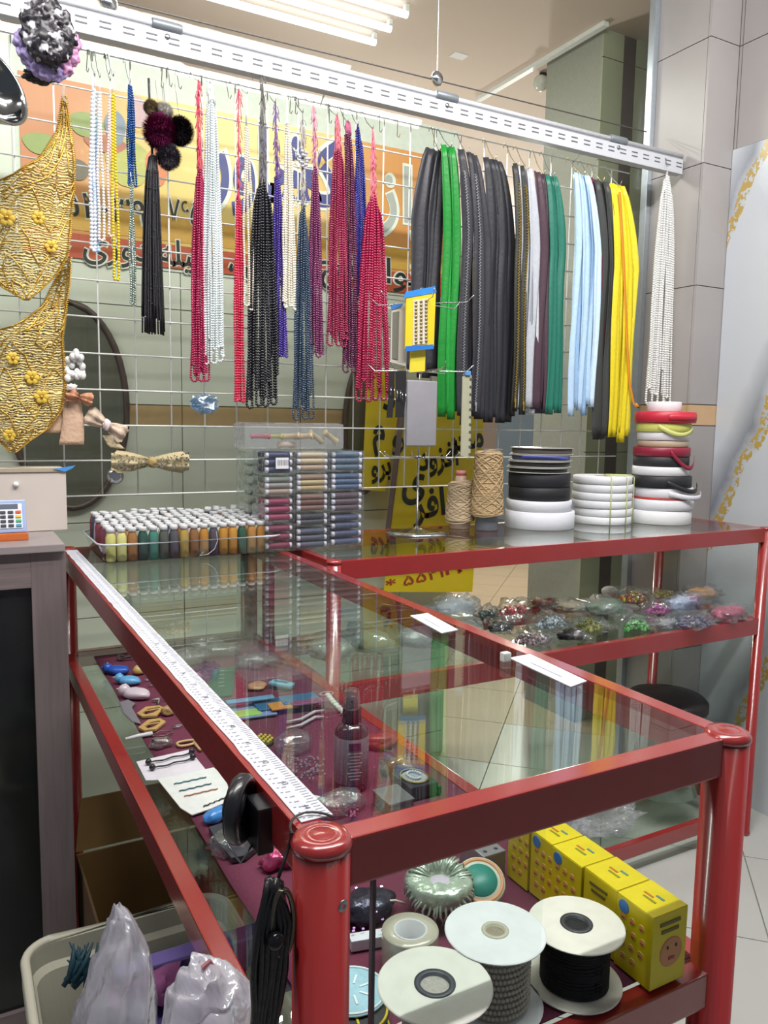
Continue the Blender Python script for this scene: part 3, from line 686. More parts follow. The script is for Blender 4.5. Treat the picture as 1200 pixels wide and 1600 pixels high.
bundle('short doubled strand of glossy blue beads', 202, 128, 292, 200, 212, 198, 208, 135, '#1f4f8c', 3, .0028, stagger=.01, rough=.15, metal=.4)
bundle('silvery green faceted strand below the blue beads', 203, 270, 480, 203, 212, 202, 208, 285, '#9fb0a8', 2, .0028, stagger=.01, hk=False, rough=.12, metal=.7)
bundle('crimson bead strands hanging left of the white bunch, with pink thread', 308, 125, 600, 300, 324, 303, 320, 262, CR, 7, thr='#c8405f', stagger=.06)
bundle('white bead bunch with a greenish tint, beside the crimson strands', 326, 128, 572, 318, 350, 319, 340, 150, '#d6dfe0', 8, thr='#c9d0cc', stagger=.09, rough=.2)
bundle('thin pointed skein of bright red beads with pink thread', 371, 140, 630, 366, 381, 370, 374, 305, '#c01a44', 3, .0033, thr='#d0506e', stagger=.01, spread=.45)
bundle('slender ivory bead strand hanging left of the black bundle', 384, 145, 490, 380, 396, 380, 388, 200, '#ddd6c4', 2, .0030, stagger=.03)
bundle('large bundle of black bead strands with grey thread, loops at the bottom', 408, 120, 640, 386, 434, 398, 420, 280, '#1d1d24', 11, .0036, thr='#6d6a68', stagger=.10, spread=.5, rough=.2)
bundle('violet bead strands just right of the black bundle', 428, 160, 565, 424, 448, 428, 436, 272, '#4a3590', 6, thr='#7c5a90', stagger=.05, y=1.50)
bundle('ivory pearl strands right of the violet beads', 447, 150, 492, 441, 461, 444, 452, 190, '#e2dccb', 4, .0032, stagger=.06)
bundle('steel blue bead strands with a long knotted cord top', 471, 175, 655, 458, 488, 468, 477, 322, '#34465c', 7, thr='#a09a9c', stagger=.07, spread=.55, rough=.18)
bundle('plum bead strands between the steel blue and crimson bundles', 488, 160, 560, 482, 504, 486, 496, 262, '#73305c', 6, thr='#c98aa0', stagger=.05, y=1.50)
bundle('wide crimson bundle with bright pink thread, loop below', 524, 180, 545, 512, 546, 517, 537, 226, '#8e1e46', 9, thr='#d8707e', stagger=.06)
bundle('dark plum strands squeezed between two crimson bundles', 541, 190, 580, 536, 560, 536, 548, 200, '#5e2348', 6, thr='#a05070', stagger=.05, y=1.50)
bundle('royal blue bead strands behind the right crimson bundle', 557, 195, 470, 553, 574, 554, 562, 200, '#2b2f86', 5, thr='#6a4a70', stagger=.05, y=1.505)
bundle('big crimson bundle fanning out beside the stand, rightmost of the red ones', 580, 200, 628, 556, 606, 574, 590, 302, '#a51c4a', 11, .0036, thr='#e07a8c', stagger=.11, spread=.5)
bundle('white bead strands hanging alone at the right end of the rail', 1040, 268, 640, 1008, 1044, 1036, 1046, 275, '#e3e4e2', 7, .0040, y=1.478, stagger=.17, hk=False, spread=.4)
c = at(1041, 258, 'y', 1.478); single('wire_hook', MB().tube([(c[0], RY0+.004, 1.205), (c[0], RY0-.003, 1.206), (c[0], 1.478, c[2]+.006), (c[0], 1.474, c[2]-.005), (c[0], 1.466, c[2]-.004)], .0012, 5), STEEL, 'small hook at the right end of the rail holding white strands', 'hook', None, True)
# empty hooks along the top wire
spots = [(138, 'left of the pale blue chips'), (165, 'left of the yellow beads'), (253, 'left of the twin hooks above the pompoms'), (262, 'right of the twin hooks above the pompoms'), (275, 'between the pompoms and the crimson strands'), (352, 'between the white bunch and the red skein'), (452, 'above the ivory pearls'), (461, 'left of the steel blue strands'), (513, 'above the pink thread of the crimson bundle'), (534, 'above the dark plum strands'), (592, 'right of the big crimson bundle'), (620, 'on the bare mesh left of the black zips'), (678, 'above the leftmost black zips')]
for px, where in spots:
    x = at(px, 150, 'y', GY)[0]; k = random.uniform(.035, .05); s_ = random.uniform(-.006, .006)
    single('wire_hook', MB().tube([(x, GY+.004, topz-.005), (x, GY+.005, topz+.002), (x, GY-.001, topz+.006), (x, GY-.008, topz+.001), (x+s_, GY-.012, topz-k), (x+s_+.002, GY-.018, topz-k-.005), (x+s_+.004, GY-.024, topz-k+.004)], .0011, 5), STEEL if px != 620 else mat('#c9a050', .3, 1), 'empty bent wire hook '+where, 'hook', None, True)
# blue plastic scrap under the crimson strands, grey puff, star knots
c = at(318, 618, 'y', 1.475); single('plastic_scrap', MB().ico(c-np.array((0, 0, .02)), (.032, .012, .022), 3, .6, 2.5, 4, False), film(.25, .2, .9, 60, '#b8d4ea', '#7fa8d0'), 'crumpled pale blue plastic tied under the crimson strands', 'plastic')
for k, (px, py) in enumerate([(474, 250), (466, 240), (482, 242), (470, 262), (480, 262)]): pass
kn = MB()
for k in range(16):
    a = k*.9; c = at(474+9*math.cos(a)*(.5+.5*(k % 3)/2), 248+12*math.sin(a)*(.5+.5*(k % 2)), 'y', 1.475); kn.ball(c, .0052, 8, 5, (1, 1, .8))
single('beaded_knot', kn, mat('#b9bac4', .25, .3), 'grey beaded knot charm on the cord above the steel blue strands', 'charm', smooth=True)

# pompoms and sequin tassel
def fuzz(c, r, n, l):
    m = MB(); m.ball(c, r*.8, 16, 10)
    for k in range(n):
        d = np.random.randn(3); d /= np.linalg.norm(d); e_ = np.random.randn(3)*.25
        a = c+d*r*.7; b_ = c+d*r*(1+l*random.random())+e_*r*.10
        s_ = np.cross(d, (0, 0, 1)); s_ = s_/(np.linalg.norm(s_)+1e-6)*r*.030
        m.add([a-s_, a+s_, b_], [(0, 1, 2)])
    return m
for px, py, r, col, lab in ((250, 206, .040, '#6a1e48', 'round burgundy fur pompom hanging over the black tassel'), (281, 205, .033, '#221a20', 'black fur pompom right of the burgundy one'), (263, 245, .030, '#56505a', 'grey fur pompom below the burgundy one'), (236, 168, .018, '#8a7a60', 'small tan fluffy tuft above the burgundy pompom'), (256, 175, .022, '#c9c6c0', 'white fluffy tuft above the burgundy pompom')):
    c = at(px, py, 'y', 1.46 if py > 190 else 1.48); t = thing('fur_pompom', lab, 'pompom', c)
    obj('fur_ball', fuzz(c, r, 4200, .16), mat(col, .95, 0, 0, 60, .3, spec=.1), t)
    obj('hanging_thread', MB().tube([c+np.array((0, 0, r*.8)), (c[0], 1.50, topz-.05)], .0007, 4), STEEL, t)
T = at(238, 245, 'y', 1.475); tt = thing('sequin_tassel', 'long black fringe tassel with sparkling sequins, below the pompoms', 'tassel', (T[0], 1.475, at(240, 525, 'y', 1.475)[2]))
sq = MB(); z_t = T[2]
for k in range(30):
    u = k/29; xt = at(234+8*u, 250, 'y', 1.475)[0]; xb_ = at(222+34*u, 500, 'y', 1.475)[0]; zb_ = at(240, 495+30*abs(math.sin(k*2.1)), 'y', 1.475)[2]
    yy = 1.475+.012*math.sin(k*2.4)
    P = [(xt+(xb_-xt)*(t**.5), yy+.004*math.sin(t*PI), z_t+(zb_-z_t)*t) for t in np.linspace(0, 1, 12)]
    obj('fringe_strand', MB().tube(P, .0021, 5), mat('#1b1a1f', .35, 0, .5, 400, .3), tt, True)
    for t in np.random.rand(5):
        p = np.array(P[int(t*11)]); sq.box(p+np.array((0, -.0035, 0)), (.003, .001, .0022), [(1, 0, 0), (0, .9, .3), (0, -.3, .9)])
obj('sequins', sq, mat('#d0d0da', .1, 1), tt, kind='stuff')
obj('thread_top', MB().tube([T+np.array((0, 0, .0)), (T[0], 1.50, topz-.05)], .003, 6), mat('#2a282c', .6), tt)

# ------------------------------------------------------------------ hanging zips
def zips(lab, pxt, pyt, x0, x1, pyb, col, n=6, teeth=None, y=1.50, rough=.5, topw=.6, cols=None, tw=None, tline=None, wav=.0035, bot=.03, grp=None):
    T = at(pxt, pyt, 'y', y); B0 = at(x0, pyb, 'y', y); B1 = at(x1, pyb, 'y', y); wid = B1[0]-B0[0]
    t = thing('zip_bundle', lab, 'zips', (T[0], y, B0[2])); tw = tw or max(.022, wid/n*1.9)
    tw = min(tw, wid*.75)
    for i in range(n):
        u = i/(n-1) if n > 1 else .5; xb_ = B0[0]+tw/2+(wid-tw)*u; xt_ = T[0]+(u-.5)*wid*topw*.75
        yy = y-.003+.016*((i*5) % 7)/7-(.014 if (teeth and i % 2 == 0) else 0); zb_ = B0[2]+bot*abs(math.sin(i*1.9+pxt)); ph = random.random()*6
        C_ = []; Wd = []
        for k in range(26):
            s = k/25; e_ = min(1, s*3.2)**.7; x = xt_+(xb_-xt_)*e_+wav*math.sin(s*8+ph); C_.append((x, yy-.010*math.sin(PI*min(1, s*3)) * .3+.002*math.sin(s*6+ph), T[2]-.005+(zb_-T[2])*s)); Wd.append(tw*(topw+(1-topw)*min(1, s*5)**.8)*(1+.06*math.sin(s*11+ph)))
        cc = (cols[i % len(cols)] if cols else col)
        z_ = obj('zip', MB().strip(C_, Wd, .0008, fold=.0035, ph=ph, k=7), mat(cc, rough, 0, .4, 90, .16), t, True)
        if teeth and (i % 2 == 0 or tline == 'all'):
            tm = MB(); Q = resample(C_[2:-1], .0042)
            for j, q in enumerate(Q): tm.box(q+np.array((.0014*(1 if j % 2 else -1), -.0050, 0)), (.0050, .0016, .0020))
            obj('teeth', tm, mat(teeth, .25, .8), z_, kind=None)
            e = Q[-1]; obj('slider', MB().box(e+np.array((0, -.006, .004)), (.007, .003, .010), bev=.001).box(e+np.array((0, -.008, -.010)), (.004, .0012, .018)), mat(teeth, .25, .9), z_)
    single('wire_hook', MB().tube([(T[0], GY+.004, topz-.005), (T[0], GY+.005, topz+.002), (T[0], GY-.002, topz+.006), (T[0], GY-.009, topz+.0), (T[0], (GY+y)/2-.004, (topz*.4+T[2]*.6)), (T[0], y-.006, T[2]-.008), (T[0], y-.014, T[2]-.010), (T[0]+.001, y-.018, T[2]+.004)], .0012, 5), STEEL if pxt % 2 else mat('#d0c49a', .25, 1), 'hook holding the '+lab.split(' hanging')[0].split(',')[0], 'hook', None, True)
    return t
BK = '#2b2b31'
zips('plain black zips, leftmost of the zip row beside the bare mesh', 684, 232, 636, 690, 590, BK, 5, y=1.505, topw=.62)
zips('bright green zips hanging in front of the black ones', 701, 226, 683, 716, 655, '#1e9a3a', 5, y=1.485, rough=.4, topw=.7, cols=['#15802c', '#106a24', '#1f9238'])
zips('black zips with two silver toothed lines, right of the green zips', 727, 236, 708, 758, 662, BK, 4, teeth='#c9ccd2', tw=.040, y=1.495, topw=.62)
zips('wide black zips with a short silver line near the top', 770, 246, 752, 800, 662, '#25262c', 6, y=1.50, topw=.62)
zips('black zips edged with a narrow gold yellow line', 806, 256, 792, 815, 655, '#2b2a26', 3, teeth='#d0b23a', tw=.024, y=1.49, topw=.7)
zips('silver white shiny zips between the black and plum ones', 822, 260, 800, 838, 648, '#b9bcc4', 5, y=1.488, rough=.3, cols=['#b4b8c0', '#cfd2d8', '#8e929c'])
zips('dark plum and navy zips, right of the silver white zips', 846, 268, 828, 862, 648, '#3a2c3a', 4, y=1.497, cols=['#46303c', '#2e3148', '#3c2a34'])
zips('teal green zips between the plum and pale blue zips', 861, 272, 850, 875, 648, '#1e6e5c', 4, y=1.495, rough=.45)
zips('pale blue zips in a wide bundle with fanned ends', 908, 270, 886, 927, 650, '#a9c8e2', 8, y=1.482, rough=.4, cols=['#aecbe6', '#c3dbee', '#90b4d6'], bot=.05)
zips('maroon zips just right of the pale blue bundle', 921, 274, 916, 938, 640, '#6d2842', 3, y=1.497)
zips('charcoal grey zips left of the yellow bundle, hanging lower', 938, 280, 922, 953, 692, '#3a3d3c', 4, y=1.492)
zips('bright yellow zips, rightmost bundle of the row', 965, 286, 947, 986, 690, '#dcc81e', 6, y=1.485, rough=.45, cols=['#e0cc1f', '#cdb81a', '#e6d634'], bot=.04)
P = [at(a, b_, 'y', 1.478) for a, b_ in ((968, 300), (975, 420), (980, 540), (984, 600), (990, 632), (998, 638), (993, 628))]
single('orange_tape', MB().strip(resample(P, .012), [.010]*len(resample(P, .012)), .0008, k=3), mat('#d98a1e', .5), 'narrow orange tape curling out of the yellow zips onto the red roll', 'tape', smooth=True)
for k, px in enumerate((905, 938, 948)):
    pass
# ------------------------------------------------------------------ rotating wire stand on the far counter
SX, SYY = .911, 1.375
st = thing('display_stand', 'chrome rotating display stand with wire arms and a round base on the far counter', 'stand', (SX, SYY, 0))
obj('base', MB().lathe((SX, SYY, 0), [(.086, 0), (.088, .002), (.06, .007), (.02, .012), (.006, .016), (.0045, .02)], 40), CHROME, st, True)
zt_ = at(650, 448, 'y', SYY)[2]
obj('pole', MB().lathe((SX, SYY, .01), [(.0035, 0), (.0035, zt_-.01)], 12), CHROME, st, True)
for tz, rad, a0 in ((at(650, 474, 'y', SYY)[2], .125, .2), (at(650, 580, 'y', SYY)[2], .125, .45), (at(650, 715, 'y', SYY)[2], .10, .15)):
    obj('hub', MB().lathe((SX, SYY, tz-.004), [(.009, 0), (.010, .002), (.010, .008), (.008, .010)], 16), CHROME, st, True)
    for k in range(6):
        a = a0+k*PI/3; d = np.array((math.cos(a), math.sin(a), 0))
        p0 = np.array((SX, SYY, tz)); obj('arm', MB().tube([p0+d*.008, p0+d*rad*.5+np.array((0, 0, .001)), p0+d*rad, p0+d*(rad+.016)+np.array((0, 0, .014)), p0+d*(rad+.020)+np.array((0, 0, .018))], .0017, 6), CHROME, st, True)
def card(nm, lab, cat, corners, y, col, parts=(), th=.004):
    P = [at(a, b_, 'y', y) for a, b_ in corners]; t = thing(nm, lab, cat, (sum(p[0] for p in P)/len(P), y, min(p[2] for p in P)))
    obj('backing_card', MB().poly([(p[0], p[2]) for p in P], 0, th, lambda x, z, d: (x, y+d, z)), mat(col, .45, 0, .1, 20, .08), t); return t
yc = 1.30
t = card('button_card', 'yellow and blue card of snap fasteners hanging at the front of the stand', 'card', [(633, 545), (678, 541), (681, 455), (635, 461)], yc, '#e0c022')
for nm, cs, col in (('blue_header', [(631, 466), (682, 457), (680, 447), (634, 456)], '#2f80d0'), ('blue_foot', [(634, 549), (678, 545), (677, 538), (634, 541)], '#2a70c0'), ('white_panel', [(645, 539), (668, 537), (669, 466), (646, 469)], '#cfc8c0')):
    P = [at(a, b_, 'y', yc-.0015) for a, b_ in cs]; obj(nm, MB().poly([(p[0], p[2]) for p in P], 0, .0014, lambda x, z, d: (x, yc-.0015+d, z)), mat(col, .4), t)
bpr = None
for r_ in range(12):
    for q in (0, 1, 2):
        c = at(650+q*8, 472+r_*5.7-q, 'y', yc-.002)
        if bpr is None: bpr = obj('snap_button', MB().lathe(c, [(.0045, 0), (.004, -.0018), (.002, -.0028), (.0004, -.0028)], 10, (0, 1, 0)), mat('#b9a56a', .25, .8), t, True, origin=c)
        else: copy_part(bpr, t, c-np.array(t.location))
t = card('button_card', 'grey beige blister card with a blue top hanging left of the yellow card', 'card', [(610, 566), (634, 572), (635, 474), (612, 477)], 1.325, '#b5b0a4')
for nm, cs, col in (('blue_header', [(612, 484), (626, 480), (630, 474), (612, 476)], '#3a70b0'), ('dark_row', [(613, 560), (622, 562), (624, 486), (614, 488)], '#6a6a60')):
    P = [at(a, b_, 'y', 1.323) for a, b_ in cs]; obj(nm, MB().poly([(p[0], p[2]) for p in P], 0, .0016, lambda x, z, d: (x, 1.323+d, z)), mat(col, .4), t)
card('yellow_packet', 'small yellow packet hanging just under the snap fastener card', 'packet', [(640, 582), (664, 580), (665, 546), (642, 548)], 1.315, '#d8c838')
P = at(620, 580, 'y', 1.31); t = thing('buckle_strap', 'black straps with small metal buckles hanging from the middle arms', 'strap', P)
for k, (xa, xb_) in enumerate(((612, 608), (622, 622), (630, 626))):
    C_ = resample([at(xa, 580, 'y', 1.305+.003*k), at((xa+xb_)/2+1, 620, 'y', 1.305+.003*k), at(xb_, 655, 'y', 1.305+.003*k)], .012)
    obj('strap', MB().strip(C_, [.017]*len(C_), .002, k=3), mat('#1c1c20', .5), t)
    c = at(xa+1, 612+k*4, 'y', 1.302); obj('buckle', MB().tube([c+np.array((dx_*.005, -.001, dz_*.011)) for dx_, dz_ in ((-1, -1), (1, -1), (1, 1), (-1, 1))], .0011, 5, True), CHROME, t, True)
PG = [(634, 592), (681, 588), (684, 640), (686, 682), (660, 691), (636, 690), (633, 640)]
P = [at(a, b_, 'y', 1.308) for a, b_ in PG]; c = sum(P)/len(P)
pg = MB().box((c[0], 1.312, c[2]), (P[1][0]-P[0][0], .010, P[1][2]-P[5][2]), bev=.004)
single('fabric_pouch', pg, mat('#8b8a90', .7, 0, .5, 25, .10), 'plain grey fabric pouch hanging from the middle tier of the stand', 'pouch', smooth=True)
P = [at(a, b_, 'y', 1.30) for a, b_ in ((723, 588), (737, 586), (735, 715), (720, 712))]
t = thing('needle_strip', 'narrow clear strip of needles hanging at the right end of an arm', 'strip', P[3])
obj('strip_sleeve', MB().poly([(p[0], p[2]) for p in P], 0, .003, lambda x, z, d: (x, 1.30+d, z)), mat('#a8a890', .25, 0, .2, 30, .15), t)
for k in range(11):
    q = P[1]+(P[2]-P[1])*(k+.5)/11; obj('needle_notch', MB().box(q+np.array((-.003, -.002, 0)), (.007, .002, .004)), mat('#55554c', .4), t)
q = at(731, 583, 'y', 1.298); obj('blue_clip', MB().box(q, (.018, .006, .012), bev=.002), mat('#5d8ec4', .4), t)

# ------------------------------------------------------------------ clear tray of thread spools
TX0, TX1, TY0, TY1 = .052, .432, 1.222, 1.455
trt = thing('clear_tray', 'clear plastic tray full of upright thread spools at the far end of the near counter', 'tray', ((TX0+TX1)/2, (TY0+TY1)/2, .0005))
FILM = glass('#eef2f4', .06, 4, .7, .03)
def rrect(x0, x1, y0, y1, r, n=5):
    P = []
    for cx, cy, a0 in ((x1-r, y1-r, 0), (x0+r, y1-r, PI/2), (x0+r, y0+r, PI), (x1-r, y0+r, 1.5*PI)):
        for k in range(n): a = a0+PI/2*k/(n-1); P.append((cx+r*math.cos(a), cy+r*math.sin(a)))
    return P
def tray(x0, x1, y0, y1, z, h, fl_, r, th):
    m = MB(); A = rrect(x0, x1, y0, y1, r); B_ = rrect(x0-fl_, x1+fl_, y0-fl_, y1+fl_, r+fl_); Ai = rrect(x0+th, x1-th, y0+th, y1-th, r); Bi = rrect(x0-fl_+th, x1+fl_-th, y0-fl_+th, y1+fl_-th, r+fl_)
    n = len(A); V = [(*p, z) for p in A]+[(*p, z+h) for p in B_]+[(*p, z+h) for p in Bi]+[(*p, z+th) for p in Ai]
    F = [tuple(range(n))[::-1], tuple(range(3*n, 4*n))]
    for s in range(3):
        for k in range(n): k2 = (k+1) % n; F.append((s*n+k, s*n+k2, (s+1)*n+k2, (s+1)*n+k))
    return m.add(V, F)
obj('tray_body', tray(TX0, TX1, TY0, TY1, .0006, .040, .014, .02, .0012), FILM, trt)
obj('tray_rim', MB().tube([(x, y, .041) for x, y in rrect(TX0-.016, TX1+.016, TY0-.016, TY1+.016, .035)], .0022, 6, True), mat('#c3c8cc', .2, .1), trt, True)
SPC = ['#c9c676', '#d2cf86', '#9a6a3a', '#1f4a40', '#3c7a6c', '#4a5048', '#4a4a52', '#a58c44', '#855a30', '#b07a28', '#45424e', '#b5802a', '#b8842e', '#24503c', '#a8783a', '#a37028', '#6f8a5c']
SPN = ['pale yellow', 'light lemon', 'copper brown', 'deep green', 'sea green', 'olive grey', 'slate grey', 'mustard', 'chestnut brown', 'ochre', 'dark plum grey', 'amber', 'golden ochre', 'bottle green', 'caramel', 'tawny brown', 'sage green']
ORD = ['first', 'second', 'third', 'fourth', 'fifth', 'sixth', 'seventh', 'eighth', 'ninth', 'tenth', 'eleventh', 'twelfth', 'thirteenth', 'fourteenth', 'fifteenth', 'sixteenth', 'seventeenth']
capm = MB().lathe((0, 0, 0), [(.0065, 0), (.0086, .001), (.0086, .008), (.0076, .0095), (.0050, .0095), (.0048, .003), (.0004, .003)], 14)
holm = MB().lathe((0, 0, 0), [(.0046, 0), (.0045, .0006), (.0004, .0006)], 10); holo = None
bodm = MB().lathe((0, 0, 0), [(.0088, 0), (.0104, .003), (.0106, .030), (.0104, .052), (.0078, .060), (.0060, .064)], 14)
capo = None; bodies = {}
WCAP = mat('#c4c6c8', .4)
def spool(x, y, z, col, lab, grp=None, tilt=0, cat='thread spool'):
    global capo, holo
    t = thing('thread_spool', lab, cat, (x, y, z), grp); t.rotation_euler = (tilt*random.uniform(-1, 1), tilt*random.uniform(-1, 1), 0)
    if col not in bodies: bodies[col] = obj('thread', bodm, mat(col, .6, 0, .8, 300, .2, stretch=(1, 1, 6)), t, True, origin=(0, 0, 0)); bodies[col].location = (0, 0, 0)
    else: copy_part(bodies[col], t, (0, 0, 0))
    if capo is None: capo = obj('spool_cap', capm, WCAP, t, True, origin=(0, 0, 0)); capo.location = (0, 0, .062)
    else: copy_part(capo, t, (0, 0, .062))
    if holo is None: holo = obj('core_hole', holm, mat('#3a3a40', .6), t, True, origin=(0, 0, 0)); holo.location = (0, 0, .0672)
    else: copy_part(holo, t, (0, 0, .0672))
    return t
NX = 17; dxs = (TX1-TX0-.022)/(NX-1); NYR = 10; dys = (TY1-TY0-.022)/(NYR-1)
mixc = ['#c8c8c4', '#b9a9a9', '#30323c', '#8a3c4c', '#d0d2cc', '#6c7a8c', '#e0dcd0', '#b08050', '#3a4460', '#c4b0b0', '#9fb4a0', '#d8d8dc']
for r_ in range(NYR):
    for k in range(NX):
        x = TX0+.011+k*dxs; y = TY0+.011+r_*dys; z = .0022+(.000+.0016*max(0, r_-2)) if False else .0022
        if r_ == 0: spool(x, y, z, SPC[k], '%s thread spool, %s from the left in the clear tray\'s front row' % (SPN[k], ORD[k]))
        else:
            side = k in (0,); col = '#7a3444' if k == 0 and r_ < 7 else mixc[(k*5+r_*7+(k*r_) % 3) % 12]
            if k == 0: lab, g = 'maroon and mixed thread spools down the left edge of the clear tray', 'thread spools at the left edge of the tray'; lab = 'thread spool at the left edge of the clear tray, behind the front row'
            elif r_ == NYR-1: lab, g = 'thread spool in the rearmost row of the clear tray, against the mesh', 'thread spools in the back row of the tray'
            else: lab, g = 'white capped thread spool in the %s row of the clear tray, counted from the camera' % ORD[r_], 'thread spools in the %s row of the tray' % ORD[r_]
            spool(x, y, z+.011*max(0, r_-1)/NYR*2*random.uniform(.6, 1), col, lab, g, .06)
single('loose_thread', MB().tube([at(a, b_, 'y', 1.196) for a, b_ in ((338, 830), (340, 845), (335, 858), (325, 866), (312, 868), (318, 862))], .0006, 4), mat('#c9ccd0', .6), 'loose pale thread curling down over the front of the clear tray', 'thread')

# ------------------------------------------------------------------ packets of sewing thread, stacked
PK = film(.05, .05, .5, 35, '#f6f8fa')
rollm = MB().lathe((0, 0, 0), [(.004, 0), (.006, .0005), (.006, .006), (.0072, .007), (.0076, .014), (.0076, .058), (.0072, .066), (.006, .067), (.006, .072), (.004, .073)], 12, (1, 0, 0))
endm = MB().lathe((0, 0, 0), [(.0035, -.0012), (.0063, -.0008), (.0063, .0065), (.005, .007)], 10, (1, 0, 0))
rolls = {}; ends = [None]
def packet(lab, x, y, z, wx, h, col, rows, dep=.09, label=None, dark=None, grp=None):
    t = thing('thread_packet', lab, 'thread packet', (x+wx/2, y+dep/2, z), grp)
    bm_ = MB().box((x+wx/2, y+dep/2, z+h/2), (wx, dep, h-.001), bev=.004); bm_.crumple(.0022, 40, len(bm_.v)+x*50+z*90)
    obj('clear_wrap', bm_, PK, t)
    rh = (h-.006)/rows
    for r_ in range(rows):
        for d in range(3):
            c_ = col if isinstance(col, str) else col[r_ % len(col)]
            zc = z+.004+rh*(r_+.5); yc_ = y+.012+d*.026
            key = (c_, round(wx, 3)); sx = (wx-.012)/.073
            if key not in rolls:
                m_ = MB(); m_.v = [(p[0]*sx, p[1]*min(1, rh/.0155), p[2]*min(1, rh/.0155)) for p in rollm.v]; m_.f = rollm.f
                rolls[key] = obj('thread_roll', m_, mat(c_, .5, 0, .6, 260, .18), t, True, origin=(0, 0, 0)); rolls[key].location = Vector((x+.006, yc_, zc))-t.location
            else: copy_part(rolls[key], t, Vector((x+.006, yc_, zc))-t.location)
            if d == 0:
                for xe in (x+.006, x+wx-.012):
                    if ends[0] is None: ends[0] = obj('roll_end', endm, mat('#d0d0d8', .4), t, True, origin=(0, 0, 0)); ends[0].location = Vector((xe, yc_, zc))-t.location
                    else: copy_part(ends[0], t, Vector((xe, yc_, zc))-t.location)
    if label:
        obj('paper_label', MB().box((x+wx*.55, y-.001, z+h*.5), (wx*.42, .0012, h*.45)), mat('#d9dade', .5), t)
        for k in range(9): obj('barcode_line', MB().box((x+wx*.40+k*.0032, y-.0020, z+h*.52), (.0012 if k % 2 else .0006, .0006, h*.22)), mat('#3c3c44', .6), t)
def pkx(px, yv, zv): return at(px, 800, 'y', yv)[0]
YP = 1.21
def zpy(py, px, y=YP): return at(px, py, 'y', y)[2]
LX0, LX1 = at(413, 740, 'y', YP)[0], at(463, 740, 'y', YP)[0]
MX0, MX1 = at(463, 740, 'y', YP)[0], at(518, 740, 'y', YP)[0]
RX0_, RX1_ = at(518, 740, 'y', YP)[0], at(572, 740, 'y', YP)[0]
# stack stands on the rail corner where the counters meet
def stackp(x0_, x1_, pys, specs, px, y, lab0):
    for (ya, yb), (desc, col, rows, lb) in zip(pys, specs):
        za, zb_ = zpy(yb, px, y), zpy(ya, px, y)
        packet(desc, x0_+.002, y, za+.0008, x1_-x0_-.004, zb_-za-.0012, col, rows, .09, lb)
zb0 = .0005
ys_l = [858, 815, 778, 742, 702]
def fitz(pys, px, y):
    z = [zpy(p, px, y) for p in pys]; z0_ = z[0]; return [zb0+(q-z0_)*(z[-1]-zb0)/(z[-1]-z0_) for q in z]
def stackq(x0_, x1_, pys, specs, px, y):
    z = fitz(pys, px, y)
    for k, (desc, col, rows, lb) in enumerate(specs): packet(desc, x0_+.002, y, z[k]+.0006, x1_-x0_-.004, z[k+1]-z[k]-.0012, col, rows, .09, lb)
    return z[-1]
za = stackq(LX0, LX1, [866, 820, 778, 744, 704], [('lowest left packet of deep red sewing threads', '#7a2844', 3, None), ('magenta thread packet, second from the bottom of the left stack', '#8f2a50', 3, None), ('packet of grey brown threads, second from the top of the left stack', ['#a08c78', '#8a8680', '#7d8478'], 3, None), ('navy thread packet with a white barcode label, top of the left stack', '#34375c', 3, True)], 440, YP)
zb_ = stackq(MX0, MX1, [870, 832, 808, 775, 742, 704], [('slate thread packet at the bottom of the middle stack', '#4c5262', 3, None), ('dark grey thread packet, second from the bottom of the middle stack', '#3f4048', 2, None), ('rust brown thread packet in the middle of the middle stack', ['#7c5a4c', '#6a4438', '#8c6c60'], 3, None), ('straw coloured thread packet, second from the top of the middle stack', ['#b09c70', '#b8a678', '#9c8470'], 3, None), ('cream thread packet on top of the middle stack', ['#a8947c', '#c0ae8c', '#c6baa0'], 3, None)], 490, YP+.001)
zc_ = stackq(RX0_, RX1_, [872, 812, 775, 742, 704], [('purple grey thread packet at the bottom of the right stack', '#454c68', 4, None), ('plum brown thread packet, second from the bottom of the right stack', '#5a4850', 3, None), ('steel blue thread packet, second from the top of the right stack', '#4a5f80', 3, None), ('grey blue thread packet on top of the right stack', '#566a7c', 3, None)], 545, YP+.002)
# top bag lying across the stacks
zt3 = max(za, zb_, zc_)+.001; A_ = at(385, 700, 'y', YP)[0]; B__ = at(538, 700, 'y', YP)[0]; hz = zpy(660, 460)-zt3
t = thing('thread_packet', 'long clear bag of beige thread rolls lying across the top of the three stacks', 'thread packet', ((A_+B__)/2, YP+.05, zt3))
bg = MB().box(((A_+B__)/2, YP+.05, zt3+hz/2), (B__-A_, .10, hz-.002), bev=.012); bg.crumple(.003, 30, 3); obj('clear_wrap', bg, film(.16, .08, .7, 35), t)
for k, (px, rot, col) in enumerate(((405, 0, '#a8485c'), (425, 0, '#a8a84c'), (452, .1, '#b49c74'), (472, .1, '#b8a47c'), (492, -.5, '#a89a6c'), (515, -.55, '#b0a06c'), (446, 0, '#c4b49c'))):
    c = at(px, 682 if k < 6 else 695, 'y', YP+.02); c[2] = max(c[2], zt3+.010)
    ax = (math.cos(rot), .25 if k > 3 else -.9, math.sin(rot)); r0 = .0085 if k > 1 else .006
    obj('thread_roll', MB().lathe(c-np.array(ax)*.02/np.linalg.norm(ax), [(.003, 0), (r0, .001), (r0, .004), (r0*.8, .006), (r0*.8, .040), (r0, .042), (r0, .046), (.003, .047)], 14, ax), mat(col, .5, 0, .4, 200, .2), t, True)
